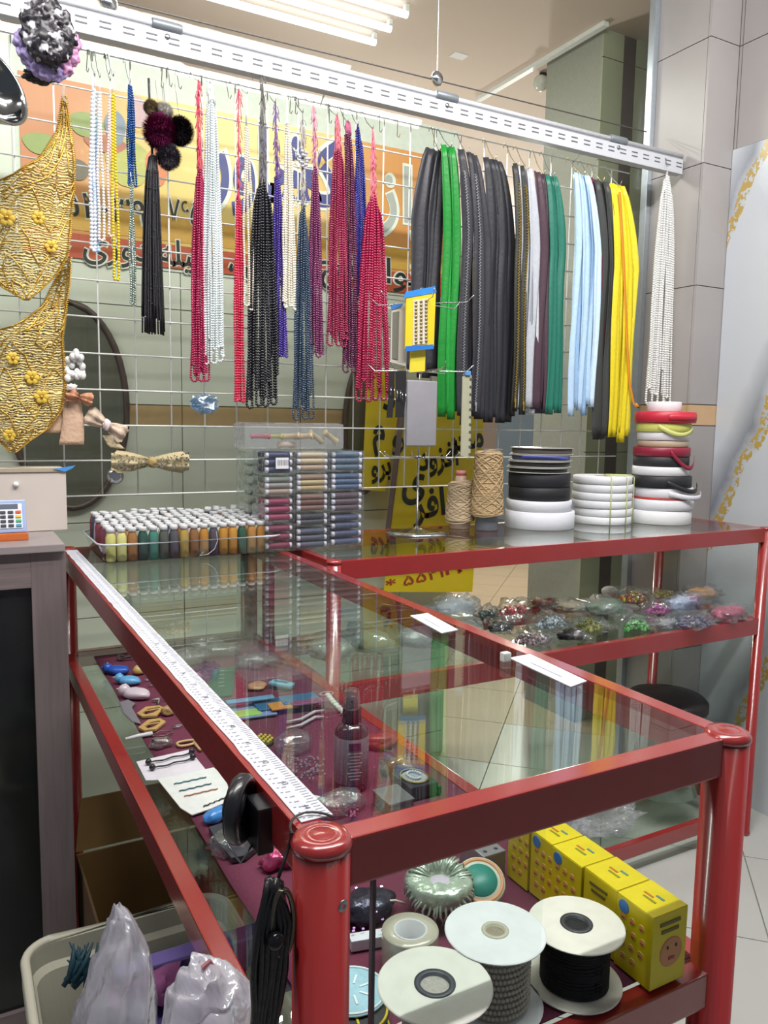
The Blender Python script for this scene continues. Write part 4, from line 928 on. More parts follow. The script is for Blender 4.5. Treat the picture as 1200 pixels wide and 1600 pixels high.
# side view of the left stack: more roll ends seen through the wrap
c0 = at(385, 780, 'y', 1.30)
t = thing('thread_packet', 'greenish clear bag of small rolls, wedged behind the tray left of the stacks', 'thread packet', (at(402, 780, 'y', 1.32)[0], 1.35, .001))
xa_, xb2 = at(388, 760, 'y', 1.335)[0], at(424, 760, 'y', 1.335)[0]; zt4 = zpy(705, 400, 1.33)
xb2 = max(xa_+.03, xb2)
obj('clear_wrap', MB().box(((xa_+xb2)/2, 1.385, zt4/2+.0005), (xb2-xa_, .09, zt4-.001), bev=.006).crumple(.003, 40, 9), film(.14, .08, .7, 40, '#eef4ee'), t)
for j in range(9):
    for i in range(3):
        c = (xa_+.010+i*(xb2-xa_-.02)/2, 1.345, .012+j*(zt4-.02)/9)
        obj('roll_end', MB().lathe(c, [(.0065, 0), (.0065, .03), (.002, .031)], 10, (0, 1, 0)).lathe((c[0], c[1]-.001, c[2]), [(.0045, 0), (.0015, .002)], 8, (0, 1, 0)), mat(['#9aa39c', '#808a78', '#8d9490'][(i+j) % 3], .5), t, True)

# ------------------------------------------------------------------ twine cones, rolls of elastic and ribbon
def cone(lab, px, py, r0, r1, z0_, z1_, col, tubecol, capcol, tube_top):
    c = at(px, py, 'z', 0.0); c = np.array((c[0], c[1], 0)); t = thing('twine_cone', lab, 'twine cone', c)
    obj('core', MB().lathe(c, [(r0*.72, .0003), (r0*.76, .004), (r0*.55, z1_*.5), (r1*.42, z1_+tube_top), (r1*.30, z1_+tube_top)], 24), mat(tubecol, .5), t, True)
    if capcol: obj('core_tip', MB().lathe(c+np.array((0, 0, z1_+tube_top-.012)), [(r1*.47, 0), (r1*.46, .0125), (r1*.3, .0128)], 20), mat(capcol, .5), t, True)
    body = MB().lathe(c, [(r0*.6, z0_), (r0*.93, z0_+.004)]+[(r0+(r1-r0)*s, z0_+.008+(z1_-z0_-.014)*s) for s in np.linspace(0, 1, 8)]+[(r1*.85, z1_-.001), (r1*.4, z1_)], 32)
    tw = obj('twine_body', body, mat(col, .85, 0, 1, 120, .25), t, True)
    nwrap = 15
    wm = MB()
    for k in range(nwrap):
        turns = 2.0; ph = k*2*PI/nwrap; sg = 1 if k % 2 else -1
        P = []
        for s in np.linspace(0, 1, 64):
            a = ph+sg*turns*2*PI*s; zz = z0_+.008+(z1_-z0_-.016)*(.5+.5*math.sin(PI*(s*2-.5)+k)); u = (zz-z0_)/(z1_-z0_); rr = r0+(r1-r0)*u+.0012
            P.append(c+np.array((rr*math.cos(a), rr*math.sin(a), zz)))
        wm.tube(P, .0016, 5)
    for k in range(26):
        zz = z0_+.007+(z1_-z0_-.014)*k/25; u = (zz-z0_)/(z1_-z0_); rr = r0+(r1-r0)*u+.0004; tl = .012*math.sin(k*1.7)
        wm.tube([c+np.array((rr*math.cos(a), rr*math.sin(a), zz+tl*math.sin(a+k))) for a in np.linspace(0, 2*PI, 24, endpoint=False)], .0015, 5, True)
    obj('twine_wraps', wm, mat(col, .85, 0, .5, 500, .2), t, True, kind='stuff')
h = lambda px, pyb, pyt: at(px, pyt, 'y', at(px, pyb, 'z', 0)[1])[2]
cone('short tan twine cone with a pink tipped core, left of the taller cone', 718, 825, .042, .034, .018, h(718, 825, 752), '#b5a184', '#a78b78', '#b86a6a', .030)
cone('tall tan twine cone on a grey core, beside the ribbon stack', 760, 828, .046, .038, .040, h(760, 828, 704), '#b39a74', '#5f6068', None, .004)
def roll(nm, lab, cat, px, pyb, z0_, z1_, r, col, rough=.6, dx_=0, dy_=0, grp=None, core=True, base=None, tail=None, bump=.2):
    c = base if base is not None else at(px, pyb, 'z', 0.0); c = np.array((c[0]+dx_, c[1]+dy_, z0_)); h_ = z1_-z0_
    m = MB(); V = MB().lathe(c, [(r*.30, 0), (r*.98, 0), (r, .0012), (r*1.002, h_*.5), (r, h_-.0012), (r*.98, h_), (r*.30, h_)], 48, cap=False)
    V.lathe(c, [(r*.30, h_), (r*.30, 0)], 24, cap=False)
    t = thing(nm, lab, cat, c, grp); obj('wound_tape', V, mat(col, rough, 0, bump, 120, .05), t, True)
    if core: obj('card_core', MB().lathe(c, [(r*.295, .0005), (r*.295, h_-.0005), (r*.25, h_-.0005), (r*.25, .0005), (r*.295, .0005)], 24, cap=False), mat('#a89884', .8), t)
    return t, c
b1 = at(840, 818, 'z', 0.0); b1 = np.array((1.335, 1.358, 0)); hh = lambda py: at(840, py, 'y', b1[1]-.09)[2]
Rm = .0020
z_a, z_b, z_c = .0005, .052, .084
roll('elastic_roll', 'wide white elastic roll at the bottom of the black and white stack', 'elastic roll', 0, 0, z_a, z_b, .104, '#d9dbe2', base=b1)
roll('elastic_roll', 'white elastic roll under the black rolls, with a grey label', 'elastic roll', 0, 0, z_b+.0006, z_c, .098, '#d3d5dc', base=b1, dx_=-.004)
obj('grey_label', MB().box((b1[0]+.062, b1[1]-.080, z_b+.018), (.032, .002, .010), [(.8, .6, 0), (-.6, .8, 0), (0, 0, 1)]), mat('#6a7484', .5), bpy.data.objects['elastic_roll.001'])
z_d, z_e = .124, .166
roll('elastic_roll', 'lower black elastic roll, on the white elastic rolls', 'elastic roll', 0, 0, z_c+.0006, z_d, .092, '#1b1c22', base=b1, dx_=-.004)
roll('elastic_roll', 'upper black elastic roll, under the flat ribbon reels', 'elastic roll', 0, 0, z_d+.0006, z_e, .092, '#202128', base=b1, dx_=-.006)
zz = z_e+.0006
for k, (col, lab, h_) in enumerate((('#26262a', 'black and white ribbon reel directly on the black elastic', .016), ('#2a2a2e', 'dark ribbon reel with a satin side, second from the bottom of the reels', .018), ('#4c4e78', 'purple grey reel with a blue ribbon edge, second from the top', .018), ('#5c5856', 'taupe ribbon reel on top of the black and white stack', .020))):
    t, c = roll('ribbon_reel', lab, 'ribbon reel', 0, 0, zz+.0025, zz+h_-.003, .086+.003*(k % 2), col, .4, base=b1, dx_=-.012+.004*k)
    obj('reel_flange', MB().lathe(c+np.array((0, 0, -.0026)), [(.022, 0), (.094, 0), (.0945, .0008), (.094, .0016), (.022, .0016)], 48), mat('#b9b8b0', .35), t, True)
    obj('reel_flange', MB().lathe(c+np.array((0, 0, h_-.0052)), [(.022, 0), (.094, 0), (.0945, .0008), (.094, .0014), (.022, .0014)], 48), mat('#8d8a86' if k == 3 else '#c2c2bc', .35), t, True)
    if k == 2: obj('blue_ribbon', MB().tube([c+np.array((.090*math.cos(a), .090*math.sin(a), .008+.003*math.sin(a*2))) for a in np.linspace(-2.9, -1.2, 16)], .004, 6), mat('#4a5cc0', .4), t, True)
    zz += h_+.0006
b2 = np.array((1.600, 1.372, 0)); n5 = 6; hs = h(932, 815, 703)
hs = .150; each = hs/n5
for k in range(n5):
    roll('elastic_roll', 'white elastic roll, %s from the bottom of the pile tied with yellow string' % ORD[k], 'elastic roll', 0, 0, .0005+k*each, .0005+(k+1)*each-.0015, .094-.002*(k > 4), '#dcdee2', base=b2, dx_=.002*math.sin(k*2))
YS = mat('#c9cf8c', .5)
for k, a in enumerate((-2.05, -1.45, -.75)):
    d = np.array((math.cos(a), math.sin(a), 0)); R_ = .0965
    P = [b2+d*.01+np.array((0, 0, hs+.0035)), b2+d*R_*.9+np.array((0, 0, hs+.003)), b2+d*R_+np.array((0, 0, hs-.004)), b2+d*(R_+.0005)+np.array((0, 0, hs/2)), b2+d*R_+np.array((0, 0, .001))]
    single('tie_string', MB().tube(P, .0017, 6), YS, '%s yellow string tied down the pile of white elastic rolls' % ('left', 'middle', 'right')[k], 'string', smooth=True)
b3 = np.array((1.785, 1.30, 0))
seq = [('#dfe0e2', .030, .098, 'white ribbon roll at the very bottom of the right stack', 0), ('#d8d9de', .024, .100, 'white ribbon roll second from the bottom of the right stack', .004), ('#c4342c', .003, .098, 'thin red ribbon roll between white rolls low in the right stack', .004), ('#dcdde2', .022, .096, 'white satin roll with loose ends in the right stack', .006), ('#232428', .026, .094, 'black ribbon roll with a loose looped end, right stack', -.002), ('#dadbde', .020, .088, 'white ribbon roll under the black band of the right stack', -.006), ('#28282c', .022, .086, 'black band roll beneath the maroon ribbon', -.006), ('#8a2038', .020, .088, 'maroon ribbon roll with its end hanging down', -.006), ('#b6a48c', .014, .078, 'beige narrow roll above the maroon ribbon', -.002), ('#d6d3d8', .018, .080, 'lilac white roll above the beige roll', -.002), ('#c9cb6a', .020, .084, 'pale yellow satin roll under the red roll', -.002), ('#c0283c', .024, .094, 'bright red ribbon roll near the top of the right stack', .002), ('#e0dfe2', .022, .052, 'small white roll on top of the red roll', -.004)]
zz = .0005; tot = sum(q[1] for q in seq); hgt = at(1020, 622, 'y', b3[1]-.05)[2]; kf = hgt/(tot+.001*len(seq))
rz = {}
for k, (col, h_, r, lab, dx_) in enumerate(seq):
    h_ *= kf; t, c = roll('ribbon_roll', lab, 'ribbon roll', 0, 0, zz, zz+h_, r, col, .4 if k % 2 else .55, base=b3, dx_=dx_); rz[k] = (zz, zz+h_, r, c, t); zz += h_+.0008
def tailstrip(k, path, wd, col, nm='loose_end'):
    obj(nm, MB().strip(resample(path, .010), [wd]*len(resample(path, .010)), .001, k=3, side=(0, 0, 1), nrm=(0, -1, 0)), mat(col, .45), rz[k][4], True)
def around(k, a0, a1, dr0, dr1, dz0, dz1, zoff=0, n=16):
    z0_, z1_, r, c, t = rz[k]; return [np.array((c[0]+(r+dr0+(dr1-dr0)*s)*math.cos(a0+(a1-a0)*s), c[1]+(r+dr0+(dr1-dr0)*s)*math.sin(a0+(a1-a0)*s), (z0_+z1_)/2+dz0+(dz1-dz0)*math.sin(s*PI*.9)+zoff)) for s in np.linspace(0, 1, n)]
tailstrip(7, around(7, -2.1, -.7, .003, .012, 0, -.050), .014, '#8a2038')
tailstrip(4, around(4, -2.2, -.5, .003, .020, 0, -.028), .014, '#26272b')
tailstrip(3, around(3, -2.2, -.5, .003, .026, .0, -.014), .016, '#d6d7dd')
tailstrip(10, around(10, -2.6, -1.1, .003, .006, .004, -.022), .014, '#c4c874')
tailstrip(11, around(11, -2.3, -1.0, .001, .002, 0, 0), .02, '#c0283c')

# ------------------------------------------------------------------ small things on the burgundy cloth, left side
def A(px, py, z=None): return at(px, py, 'z', SH+.0012 if z is None else z)
def outline(pp, z): return [at(a, b, 'z', z) for a, b in pp]
def flat(nm, lab, cat, pp, col, th=.003, z=None, rough=.5, grp=None, bev=0, part='body'):
    z = SH+.0008 if z is None else z; P = outline(pp, z+th); c = sum(P)/len(P)
    t = thing(nm, lab, cat, (c[0], c[1], z), grp); pts = [(p[0], p[1]) for p in P]
    ar = sum(pts[i][0]*pts[(i+1) % len(pts)][1]-pts[(i+1) % len(pts)][0]*pts[i][1] for i in range(len(pts)))
    if ar < 0: pts = pts[::-1]
    m = MB(); n = len(pts); cx, cy = c[0], c[1]
    if bev:
        ins = [(x+(cx-x)*bev, y+(cy-y)*bev) for x, y in pts]
        V = [(x, y, z) for x, y in pts]+[(x, y, z+th*.6) for x, y in pts]+[(x, y, z+th) for x, y in ins]
        F = [tuple(range(n))[::-1], tuple(range(2*n, 3*n))]
        for s in range(2): F += [(s*n+i, s*n+(i+1) % n, (s+1)*n+(i+1) % n, (s+1)*n+i) for i in range(n)]
        m.add(V, F)
    else: m.poly(pts, z, z+th)
    obj(part, m, mat(col, rough), t); return t
def blob(nm, part, col, px, py, rx, ry, rz, t=None, lab=None, cat=None, rot=0, crump=.12, z=None, rough=.4, seed=0, sub=3, m=None):
    c = A(px, py, z); c = np.array(c)
    if t is None: t = thing(nm, lab, cat, c)
    obj(part, MB().ico(c, (rx, ry, rz), sub, crump, 1.6, seed, True, rot), m or mat(col, rough, coat=.2), t, True); return t
def bird(lab, px, py, col, col2, rot, s=1, seed=0):
    t = blob('bird_brooch', 'body', col, px, py, .026*s, .015*s, .011*s, None, lab, 'brooch', rot, .1, seed=seed)
    c = np.array(A(px, py)); d = np.array((math.cos(rot), math.sin(rot), 0)); n_ = np.array((-d[1], d[0], 0))
    obj('head', MB().ball(c+d*.022*s+n_*.002+np.array((0, 0, .012*s)), .0105*s, 14, 9), mat(col, .4, coat=.2), t, True)
    obj('beak', MB().lathe(c+d*.030*s+np.array((0, 0, .012*s)), [(.004*s, 0), (.0005, .009*s)], 10, d), mat(col2, .4), t, True)
    obj('wing', MB().ico(c-d*.002+np.array((0, 0, .008*s)), (.015*s, .009*s, .007*s), 2, .1, 1.5, seed+2, False, rot+.2), mat(col2, .4), t, True)
    for sg in (-1, 1): obj('eye', MB().ball(c+d*.024*s+n_*sg*.005*s+np.array((0, 0, .019*s)), .0024*s, 8, 6), mat('#f0f0f0' if sg < 0 else '#101018', .2), t, True)
bird('royal blue moulded bird shaped brooch at the far end of the cloth', 184, 1052, '#2552b0', '#3a6cd0', 2.6, 1.0, 1)
bird('pale blue moulded bird brooch in front of the royal blue one', 202, 1068, '#5f9fd0', '#c9c68c', 2.5, .95, 2)
bird('cream and lilac moulded bird brooch, nearest of the bird brooches', 213, 1090, '#c9b8c4', '#d8cda8', 2.4, 1.15, 3)
blob('brooch', 'body', '#c9a868', 218, 1052, .014, .012, .012, lab='tan rounded brooch beside the pale blue bird, under the rail', cat='brooch', seed=4)
t = thing('hair_claw', 'dark oval hair claw at the far edge of the cloth', 'hair claw', A(200, 1028)); c = A(200, 1028, SH+.003)
obj('ring', MB().tube([c+np.array((.022*math.cos(a), .012*math.sin(a), .004*math.sin(3*a)+.003)) for a in np.linspace(0, 2*PI, 24, endpoint=False)], .0026, 6, True), mat('#4a4440', .3), t, True)
# grey swirl combs, wooden buckles
for nm, pp, lab in (('swirl', [(186, 1096), (200, 1092), (212, 1098), (206, 1104), (214, 1118), (221, 1130), (206, 1126), (192, 1113), (190, 1106)], 'grey felt swirl shape lying left of the wooden buckles'),):
    flat('felt_shape', lab, 'felt shape', pp, '#77727a', .003, bev=.15, part='swirl')
def buckle(lab, pp, hole, col='#b8935c'):
    z = SH+.001; t = thing('wooden_buckle', lab, 'buckle', sum(outline(pp, z))/len(pp)); O = outline(pp, z+.004); I = outline(hole, z+.004); n = len(O)
    assert len(hole) == n
    V = []; 
    for L_, zz_ in ((O, z), (O, z+.004), (I, z+.004), (I, z)): V += [(p[0], p[1], zz_) for p in L_]
    F = []
    for s in range(4):
        s2 = (s+1) % 4
        for k in range(n): k2 = (k+1) % n; F.append((s*n+k, s*n+k2, s2*n+k2, s2*n+k))
    obj('frame', MB().add(V, F), mat(col, .5, 0, .2, 60, .2), t)
    a = (I[0]+I[1])/2; b_ = (I[2]+I[3])/2 if n == 4 else I[n//2]
    obj('bar', MB().tube([np.array((a[0], a[1], z+.003)), np.array((b_[0], b_[1], z+.003))], .0014, 6), mat(col, .5), t)
buckle('upper light wooden slide buckle on the burgundy cloth', [(214, 1114), (228, 1104), (250, 1102), (258, 1106), (244, 1118), (222, 1119)], [(222, 1114), (232, 1107), (248, 1104.5), (252, 1106), (240, 1113), (228, 1116)])
buckle('lower light wooden slide buckle, nearer the camera', [(216, 1136), (232, 1124), (250, 1122), (259, 1127), (244, 1139), (226, 1141)], [(226, 1135), (236, 1128), (248, 1125.5), (252, 1128), (241, 1135), (231, 1138)])
blob('wooden_bead', 'bead', '#a8855a', 262, 1116, .012, .010, .010, lab='knobbly wooden bead partly hidden under the left rail', cat='bead', crump=.35, seed=6)
t = thing('hair_clip', 'pale snap hair clip right of the upper wooden buckle', 'hair clip', A(252, 1101))
obj('clip_arm', MB().tube([A(238, 1094, SH+.004), A(250, 1092, SH+.006), A(246, 1100, SH+.004), A(262, 1110, SH+.005)], .0026, 6), mat('#a59c98', .3, .4), t, True)
t = thing('hair_stick', 'white handled stick with a twisted wire ring', 'stick', A(225, 1150))
obj('handle', MB().tube([A(196, 1155, SH+.003), A(215, 1150, SH+.004), A(238, 1146, SH+.004)], [.0028, .0036, .0042], 8), mat('#d6d4d8', .4), t, True)
c = A(254, 1146, SH+.003); obj('wire_ring', MB().tube([c+np.array((.017*math.cos(a), .010*math.sin(a), .001*math.sin(5*a))) for a in np.linspace(0, 2*PI, 24, endpoint=False)], .0012, 5, True), mat('#6a5a58', .4, .4), t, True)
blob('clear_bead', 'cluster', '#9a9298', 252, 1166, .018, .011, .010, lab='small clear plastic cluster above the hair pin card', cat='bead', crump=.5, seed=8, m=film(.15, .2, .9, 90, '#d8d0d4', '#b0a8ac'))
c = A(292, 1161, SH+.003); t = thing('wooden_loop', 'light wooden toggle loop with a short stem', 'loop', c)
obj('loop', MB().tube([c+np.array((.020*math.cos(a)+.004*math.cos(2*a), .010*math.sin(a), 0)) for a in np.linspace(0, 2*PI, 24, endpoint=False)], .0024, 6, True), mat('#c0a070', .5), t, True)
obj('stem', MB().tube([A(303, 1160, SH+.003), A(314, 1172, SH+.003)], .0032, 6), mat('#c0a070', .5), t, True)
for k, (px, py) in enumerate(((232, 1062), (240, 1070), (262, 1092), (278, 1135))):
    c = A(px, py, SH+.003); single('hair_pin', MB().tube([c+np.array((-.010, .002, 0)), c+np.array((0, .003, .001)), c+np.array((.011, .001, 0)), c+np.array((0, -.002, 0)), c+np.array((-.010, -.002, 0))], .0011, 5), STEEL, ('thin metal hair pin beside the tan brooch', 'second metal hair pin just below it by the pale blue bird', 'metal hair pin by the wooden bead', 'metal pin under the left rail by the lower buckle')[k], 'hair pin', None, True)
# hair pin cards
t = flat('pin_card', 'white and pink card holding black patterned hair pins', 'card', [(213, 1190), (296, 1171), (322, 1203), (301, 1209), (258, 1218), (228, 1219)], '#d8cfda', .0015, part='card')
for k in range(2):
    a = np.array(A(232+6*k, 1194+14*k*.6, SH+.004)); b_ = np.array(A(300+2*k, 1178+14*k*.6, SH+.004)); P = [a+(b_-a)*s+np.array((0, .002*math.sin(s*14), .002)) for s in np.linspace(0, 1, 14)]
    obj('hair_pin', MB().tube(P, .0014, 5), mat('#1c1a20', .3), t, True)
    for q in (P[0], P[-1]): obj('beaded_end', MB().ball(q+np.array((0, 0, .002)), .0052, 8, 5), mat('#2a282e', .25), t, True)
t = flat('pin_card', 'white card with thin teal and red hair pins, beside the black clamp', 'card', [(246, 1217), (334, 1199), (352, 1215), (362, 1249), (330, 1263), (300, 1273), (282, 1262)], '#dddcdc', .0015, z=SH+.0024, part='card')
for k, (a, b_, col) in enumerate((((272, 1225), (322, 1214), '#2f6f7c'), ((280, 1236), (330, 1224), '#3d5f68'), ((288, 1244), (340, 1232), '#b06a58'), ((318, 1260), (352, 1246), '#2a2a2e'))):
    a = np.array(A(*a, SH+.0055)); b_ = np.array(A(*b_, SH+.0055)); obj('hair_pin', MB().tube([a+(b_-a)*s+np.array((0, .0012*math.sin(s*25), .0)) for s in np.linspace(0, 1, 14)], .0010, 5), mat(col, .4), t, True)
blob('blue_packet', 'film_pack', '#3f7fd0', 338, 1280, .020, .012, .010, lab='small bright blue packet next to the white pin card', cat='packet', crump=.25, seed=3, m=mat('#3f86d2', .3, 0, .6, 60, .2, coat=.4), rot=.5)
t = thing('dark_packet', 'dark grey item in a shiny clear packet below the black clamp', 'packet', A(362, 1312)); pp = outline([(326, 1290), (352, 1282), (404, 1290), (412, 1312), (384, 1334), (362, 1338), (340, 1312)], SH+.010)
obj('contents', MB().poly([(p[0], p[1]) for p in pp][::1], SH+.001, SH+.008), mat('#34343c', .4), t)
pk = MB().ico(sum(pp)/len(pp)-np.array((0, 0, .012)), (.040, .026, .014), 3, .35, 3, 12, True, .3); obj('clear_wrap', pk, film(.06, .12, .9, 60), t, True)
blob('foil_packet', 'wrap', '#c05080', 434, 1352, .022, .014, .014, lab='pink and purple foil packet beside the near post', cat='packet', crump=.6, seed=5, m=mat('#c2527c', .15, .6, 1, 90, .5))

# ------------------------------------------------------------------ things seen through the glass top
t = flat('green_card', 'dark green printed card lying under the glass top', 'card', [(322, 1084), (334, 1046), (368, 1040), (362, 1086), (330, 1090)], '#2f5c4a', .002, part='card')
for k in range(5): q0 = A(346, 1048+k*6, SH+.004); obj('printed_line', MB().box(q0, (.012, .002, .0005)), mat('#c9d2c8', .5), t)
blob('pink_puff', 'puff', '#b87888', 306, 1064, .014, .012, .012, lab='small round pink puff left of the green card', cat='puff', seed=9)
blob('orange_card', 'pouch', '#c08a68', 402, 1074, .024, .020, .006, lab='peach coloured pouch right of the green card', cat='pouch', crump=.2, seed=10, rot=.8)
t = thing('hair_clip', 'pale blue plastic clip lying right of the peach pouch', 'hair clip', A(440, 1078)); c = np.array(A(440, 1075)); 
obj('clip_body', MB().box(c+np.array((0, 0, .008)), (.022, .052, .010), [(.8, .6, 0), (-.6, .8, 0), (0, 0, 1)], .004), mat('#7fb4d0', .35), t, True); obj('clip_spring', MB().box(c+np.array((0, 0, .015)), (.006, .030, .003), [(.8, .6, 0), (-.6, .8, 0), (0, 0, 1)]), mat('#5a92b4', .3), t)
for k, (px, py, rx, ry, lab) in enumerate(((290, 1035, .045, .03, 'crumpled clear packet of pins at the far end of the cloth'), (345, 1022, .05, .03, 'clear crinkled packet behind the green card'), (400, 1040, .04, .03, 'clear crinkled packet behind the peach pouch'), (325, 1012, .035, .02, 'clear plastic packet touching the far rail'))):
    blob('clear_packet', 'wrap', '', px, py, rx, ry, .018, lab=lab, cat='packet', crump=.5, seed=20+k, m=film(.10, .14, .9, 70))
# multicoloured hair band card
bt = thing('hair_band_card', 'long card of blue, orange and green hair bands across the cloth', 'hair bands', A(425, 1115))
L0 = np.array(A(358, 1118)); L1 = np.array(A(505, 1098)); 
for k, (s0, s1, col, wd, off) in enumerate(((0, .45, '#7a8cc0', .030, .0), (.02, .30, '#9cc46a', .014, -.008), (.28, .62, '#2f5f8c', .024, .006), (.40, .68, '#c9853c', .016, -.006), (.55, .95, '#3a6a94', .020, .004), (.62, 1.0, '#8a4a70', .010, -.012), (.0, .5, '#6a9ac4', .008, .014))):
    a = L0+(L1-L0)*s0; b_ = L0+(L1-L0)*s1; d = (L1-L0)/np.linalg.norm(L1-L0); n_ = np.array((-d[1], d[0], 0)); mid = (a+b_)/2+n_*off*1.8
    obj('hair_band', MB().box(mid+np.array((0, 0, .003+.0022*k)), (np.linalg.norm(b_-a), wd*2.3, .004), [d, n_, (0, 0, 1)], .0015), mat(col, .4), bt, True)
t = thing('beaded_disc', 'small round yellow and black checked disc', 'disc', A(408, 1160)); c = np.array(A(408, 1160))
obj('disc', MB().lathe(c, [(.022, 0), (.0225, .003), (.020, .005), (.0004, .0055)], 24), mat('#3c3420', .5), t, True)
for i in range(-3, 4):
    for j in range(-3, 4):
        if (i+j) % 2 == 0 and i*i+j*j < 11: obj('check', MB().ball(c+np.array((i*.0058, j*.0058, .006)), .0032, 6, 4), mat('#d4bc50', .4), t, True)
blob('clear_dome', 'dome', '', 458, 1172, .034, .026, .022, lab='clear plastic dome packet beside the checked disc', cat='packet', crump=.12, seed=31, m=film(.05, .10, .4, 40))
bb_ = MB(); cb0 = A(470, 1195)
for k in range(70): q = np.array(A(450+random.random()*60, 1185+random.random()*35)); bb_.ball(q+np.array((0, 0, .003)), .0022, 6, 4)
single('loose_beads', bb_, mat('#b9a8b8', .15, .5), 'sprinkle of tiny silver beads on the cloth by the spray bottle', 'beads', kind='stuff')
for k in range(2):
    P = [A(448, 1128+k*10, SH+.004), A(470, 1124+k*9, SH+.006), A(492, 1112+k*9, SH+.004), A(506, 1110+k*10, SH+.004)]
    single('hair_clip', MB().tube(P, [.002, .003, .0034, .002], 8), mat('#c8bcc4', .3), ('long pale curved hair grip, the farther of two', 'long pale curved hair grip, the nearer of two')[k], 'hair grip', None, True)
P = resample([A(512, 1086, SH+.005), A(520, 1096, SH+.005), A(530, 1106, SH+.005), A(540, 1116, SH+.005)], .0145)
t = thing('shell_strand', 'short string of round white shells lying by the spray bottle', 'shell strand', A(525, 1100))
for q in P: obj('shell', MB().ball(q, .0066, 10, 6, (1, 1, .7)), mat('#d9d6cf', .3), t, True)
c = np.array(A(510, 1084, SH+.003)); single('hair_elastic', MB().tube([c+np.array((.014*math.cos(a), .010*math.sin(a), 0)) for a in np.linspace(0, 2*PI, 20, endpoint=False)], .0018, 6, True), mat('#c48aa0', .5), 'thin pink hair elastic beside the white shells', 'hair elastic', None, True)
# spray bottle
c = np.array((.287, .525, SH+.001)); t = thing('spray_bottle', 'dark purple spray bottle with a grey label and clear cap', 'bottle', c)
obj('bottle_body', MB().lathe(c, [(.022, 0), (.0255, .003), (.0262, .012), (.0262, .084), (.025, .092), (.019, .099), (.012, .102), (.012, .104)], 36), mat('#3a2a38', .15, 0, 0, 20, .1, coat=.6), t, True)
obj('label', MB().lathe(c, [(.0262, .012), (.0266, .0125), (.0266, .082), (.0262, .0825)], 36, cap=False), mat('#7d7280', .5), t, True)
obj('logo_panel', MB().box(c+np.array((-.007, -.0262, .072)), (.018, .0012, .012), [(.96, -.27, 0), (.27, .96, 0), (0, 0, 1)]), mat('#4a2c58', .4), t)
for k in range(9): obj('printed_line', MB().box(c+np.array((-.007, -.0262, .062-k*.005)), (.022-.004*(k % 3), .001, .0014), [(.96, -.27, 0), (.27, .96, 0), (0, 0, 1)]), mat('#b3acb8', .5), t)
obj('collar', MB().lathe(c+np.array((0, 0, .103)), [(.0145, 0), (.015, .002), (.0135, .020), (.010, .022)], 28), mat('#1d1a20', .3), t, True)
obj('spray_head', MB().lathe(c+np.array((0, 0, .124)), [(.009, 0), (.0095, .002), (.008, .016), (.004, .020), (.0004, .020)], 22).box(c+np.array((-.004, -.008, .138)), (.004, .006, .004)), mat('#4a464c', .3), t, True)
obj('clear_cap', MB().lathe(c+np.array((0, 0, .123)), [(.0125, 0), (.0118, .026), (.010, .029), (.0004, .0295)], 28, cap=False), film(.10, .08, 0, 40), t, True)
# silver pack, ring box, foil pouch right of the bottle
t = thing('ring_box', 'open box with a round clear window and white beads, by the right rail', 'box', A(650, 1235)); c = np.array(A(652, 1238))
obj('box_base', MB().box(c+np.array((0, .01, .010)), (.048, .060, .020), bev=.002), mat('#2c2c38', .4), t); obj('green_edge', MB().box(c+np.array((.027, .01, .006)), (.006, .06, .012)), mat('#2d5a40', .4), t)
obj('window_ring', MB().tube([c+np.array((.020*math.cos(a), .01+.024*math.sin(a), .022)) for a in np.linspace(0, 2*PI, 28, endpoint=False)], .0014, 5, True), mat('#b09a50', .3, .5), t, True)
obj('round_window', MB().lathe(c+np.array((0, .01, .020)), [(.020, 0), (.020, .0012)], 28), mat('#a8acb4', .2), t)
wb_ = MB()
for a in np.linspace(0, PI*1.6, 14): wb_.ball(c+np.array((.010*math.cos(a), .01+.013*math.sin(a), .0235)), .0022, 6, 4)
obj('white_beads', wb_, mat('#dcdce0', .3), t, True)
blob('foil_pouch', 'pouch', '#9a8a84', 618, 1205, .026, .018, .016, lab='crumpled silver and brown foil pouch right of the spray bottle', cat='pouch', crump=.5, seed=14, m=mat('#9c8c8c', .2, .7, 1, 70, .5))
blob('red_wrap', 'wrap', '#9a2e30', 595, 1165, .030, .020, .014, lab='dark red wrapped packet behind the foil pouch', cat='packet', crump=.4, seed=15)
t = thing('grey_tin', 'flat grey tin box lying left of the ring box', 'tin', A(618, 1255)); c = np.array(A(614, 1262)); obj('tin_body', MB().box(c+np.array((0, 0, .009)), (.040, .050, .018), bev=.002), mat('#77757c', .3, .5), t); obj('tin_lid', MB().box(c+np.array((0, 0, .0195)), (.042, .052, .003), bev=.001), mat('#85838a', .3, .5), t)
blob('bead_packet', 'wrap', '', 530, 1265, .040, .022, .016, lab='clear packet of tiny pink and white beads near the post cap', cat='packet', crump=.4, seed=16, m=film(.12, .12, .9, 70))
bb_ = MB()
for k in range(60): q = np.array(A(500+random.random()*60, 1255+random.random()*22, SH+.006)); bb_.ball(q, .0020, 6, 4)
obj('beads', bb_, mat('#b05870', .3), bpy.data.objects['bead_packet'], kind='stuff')
c = np.array(A(492, 1252)); single('white_tab', MB().box(c+np.array((0, 0, .004)), (.010, .030, .006), [(.8, .6, 0), (-.6, .8, 0), (0, 0, 1)], .001), WHITE, 'small white plastic tab on the pink bead packet', 'tab')

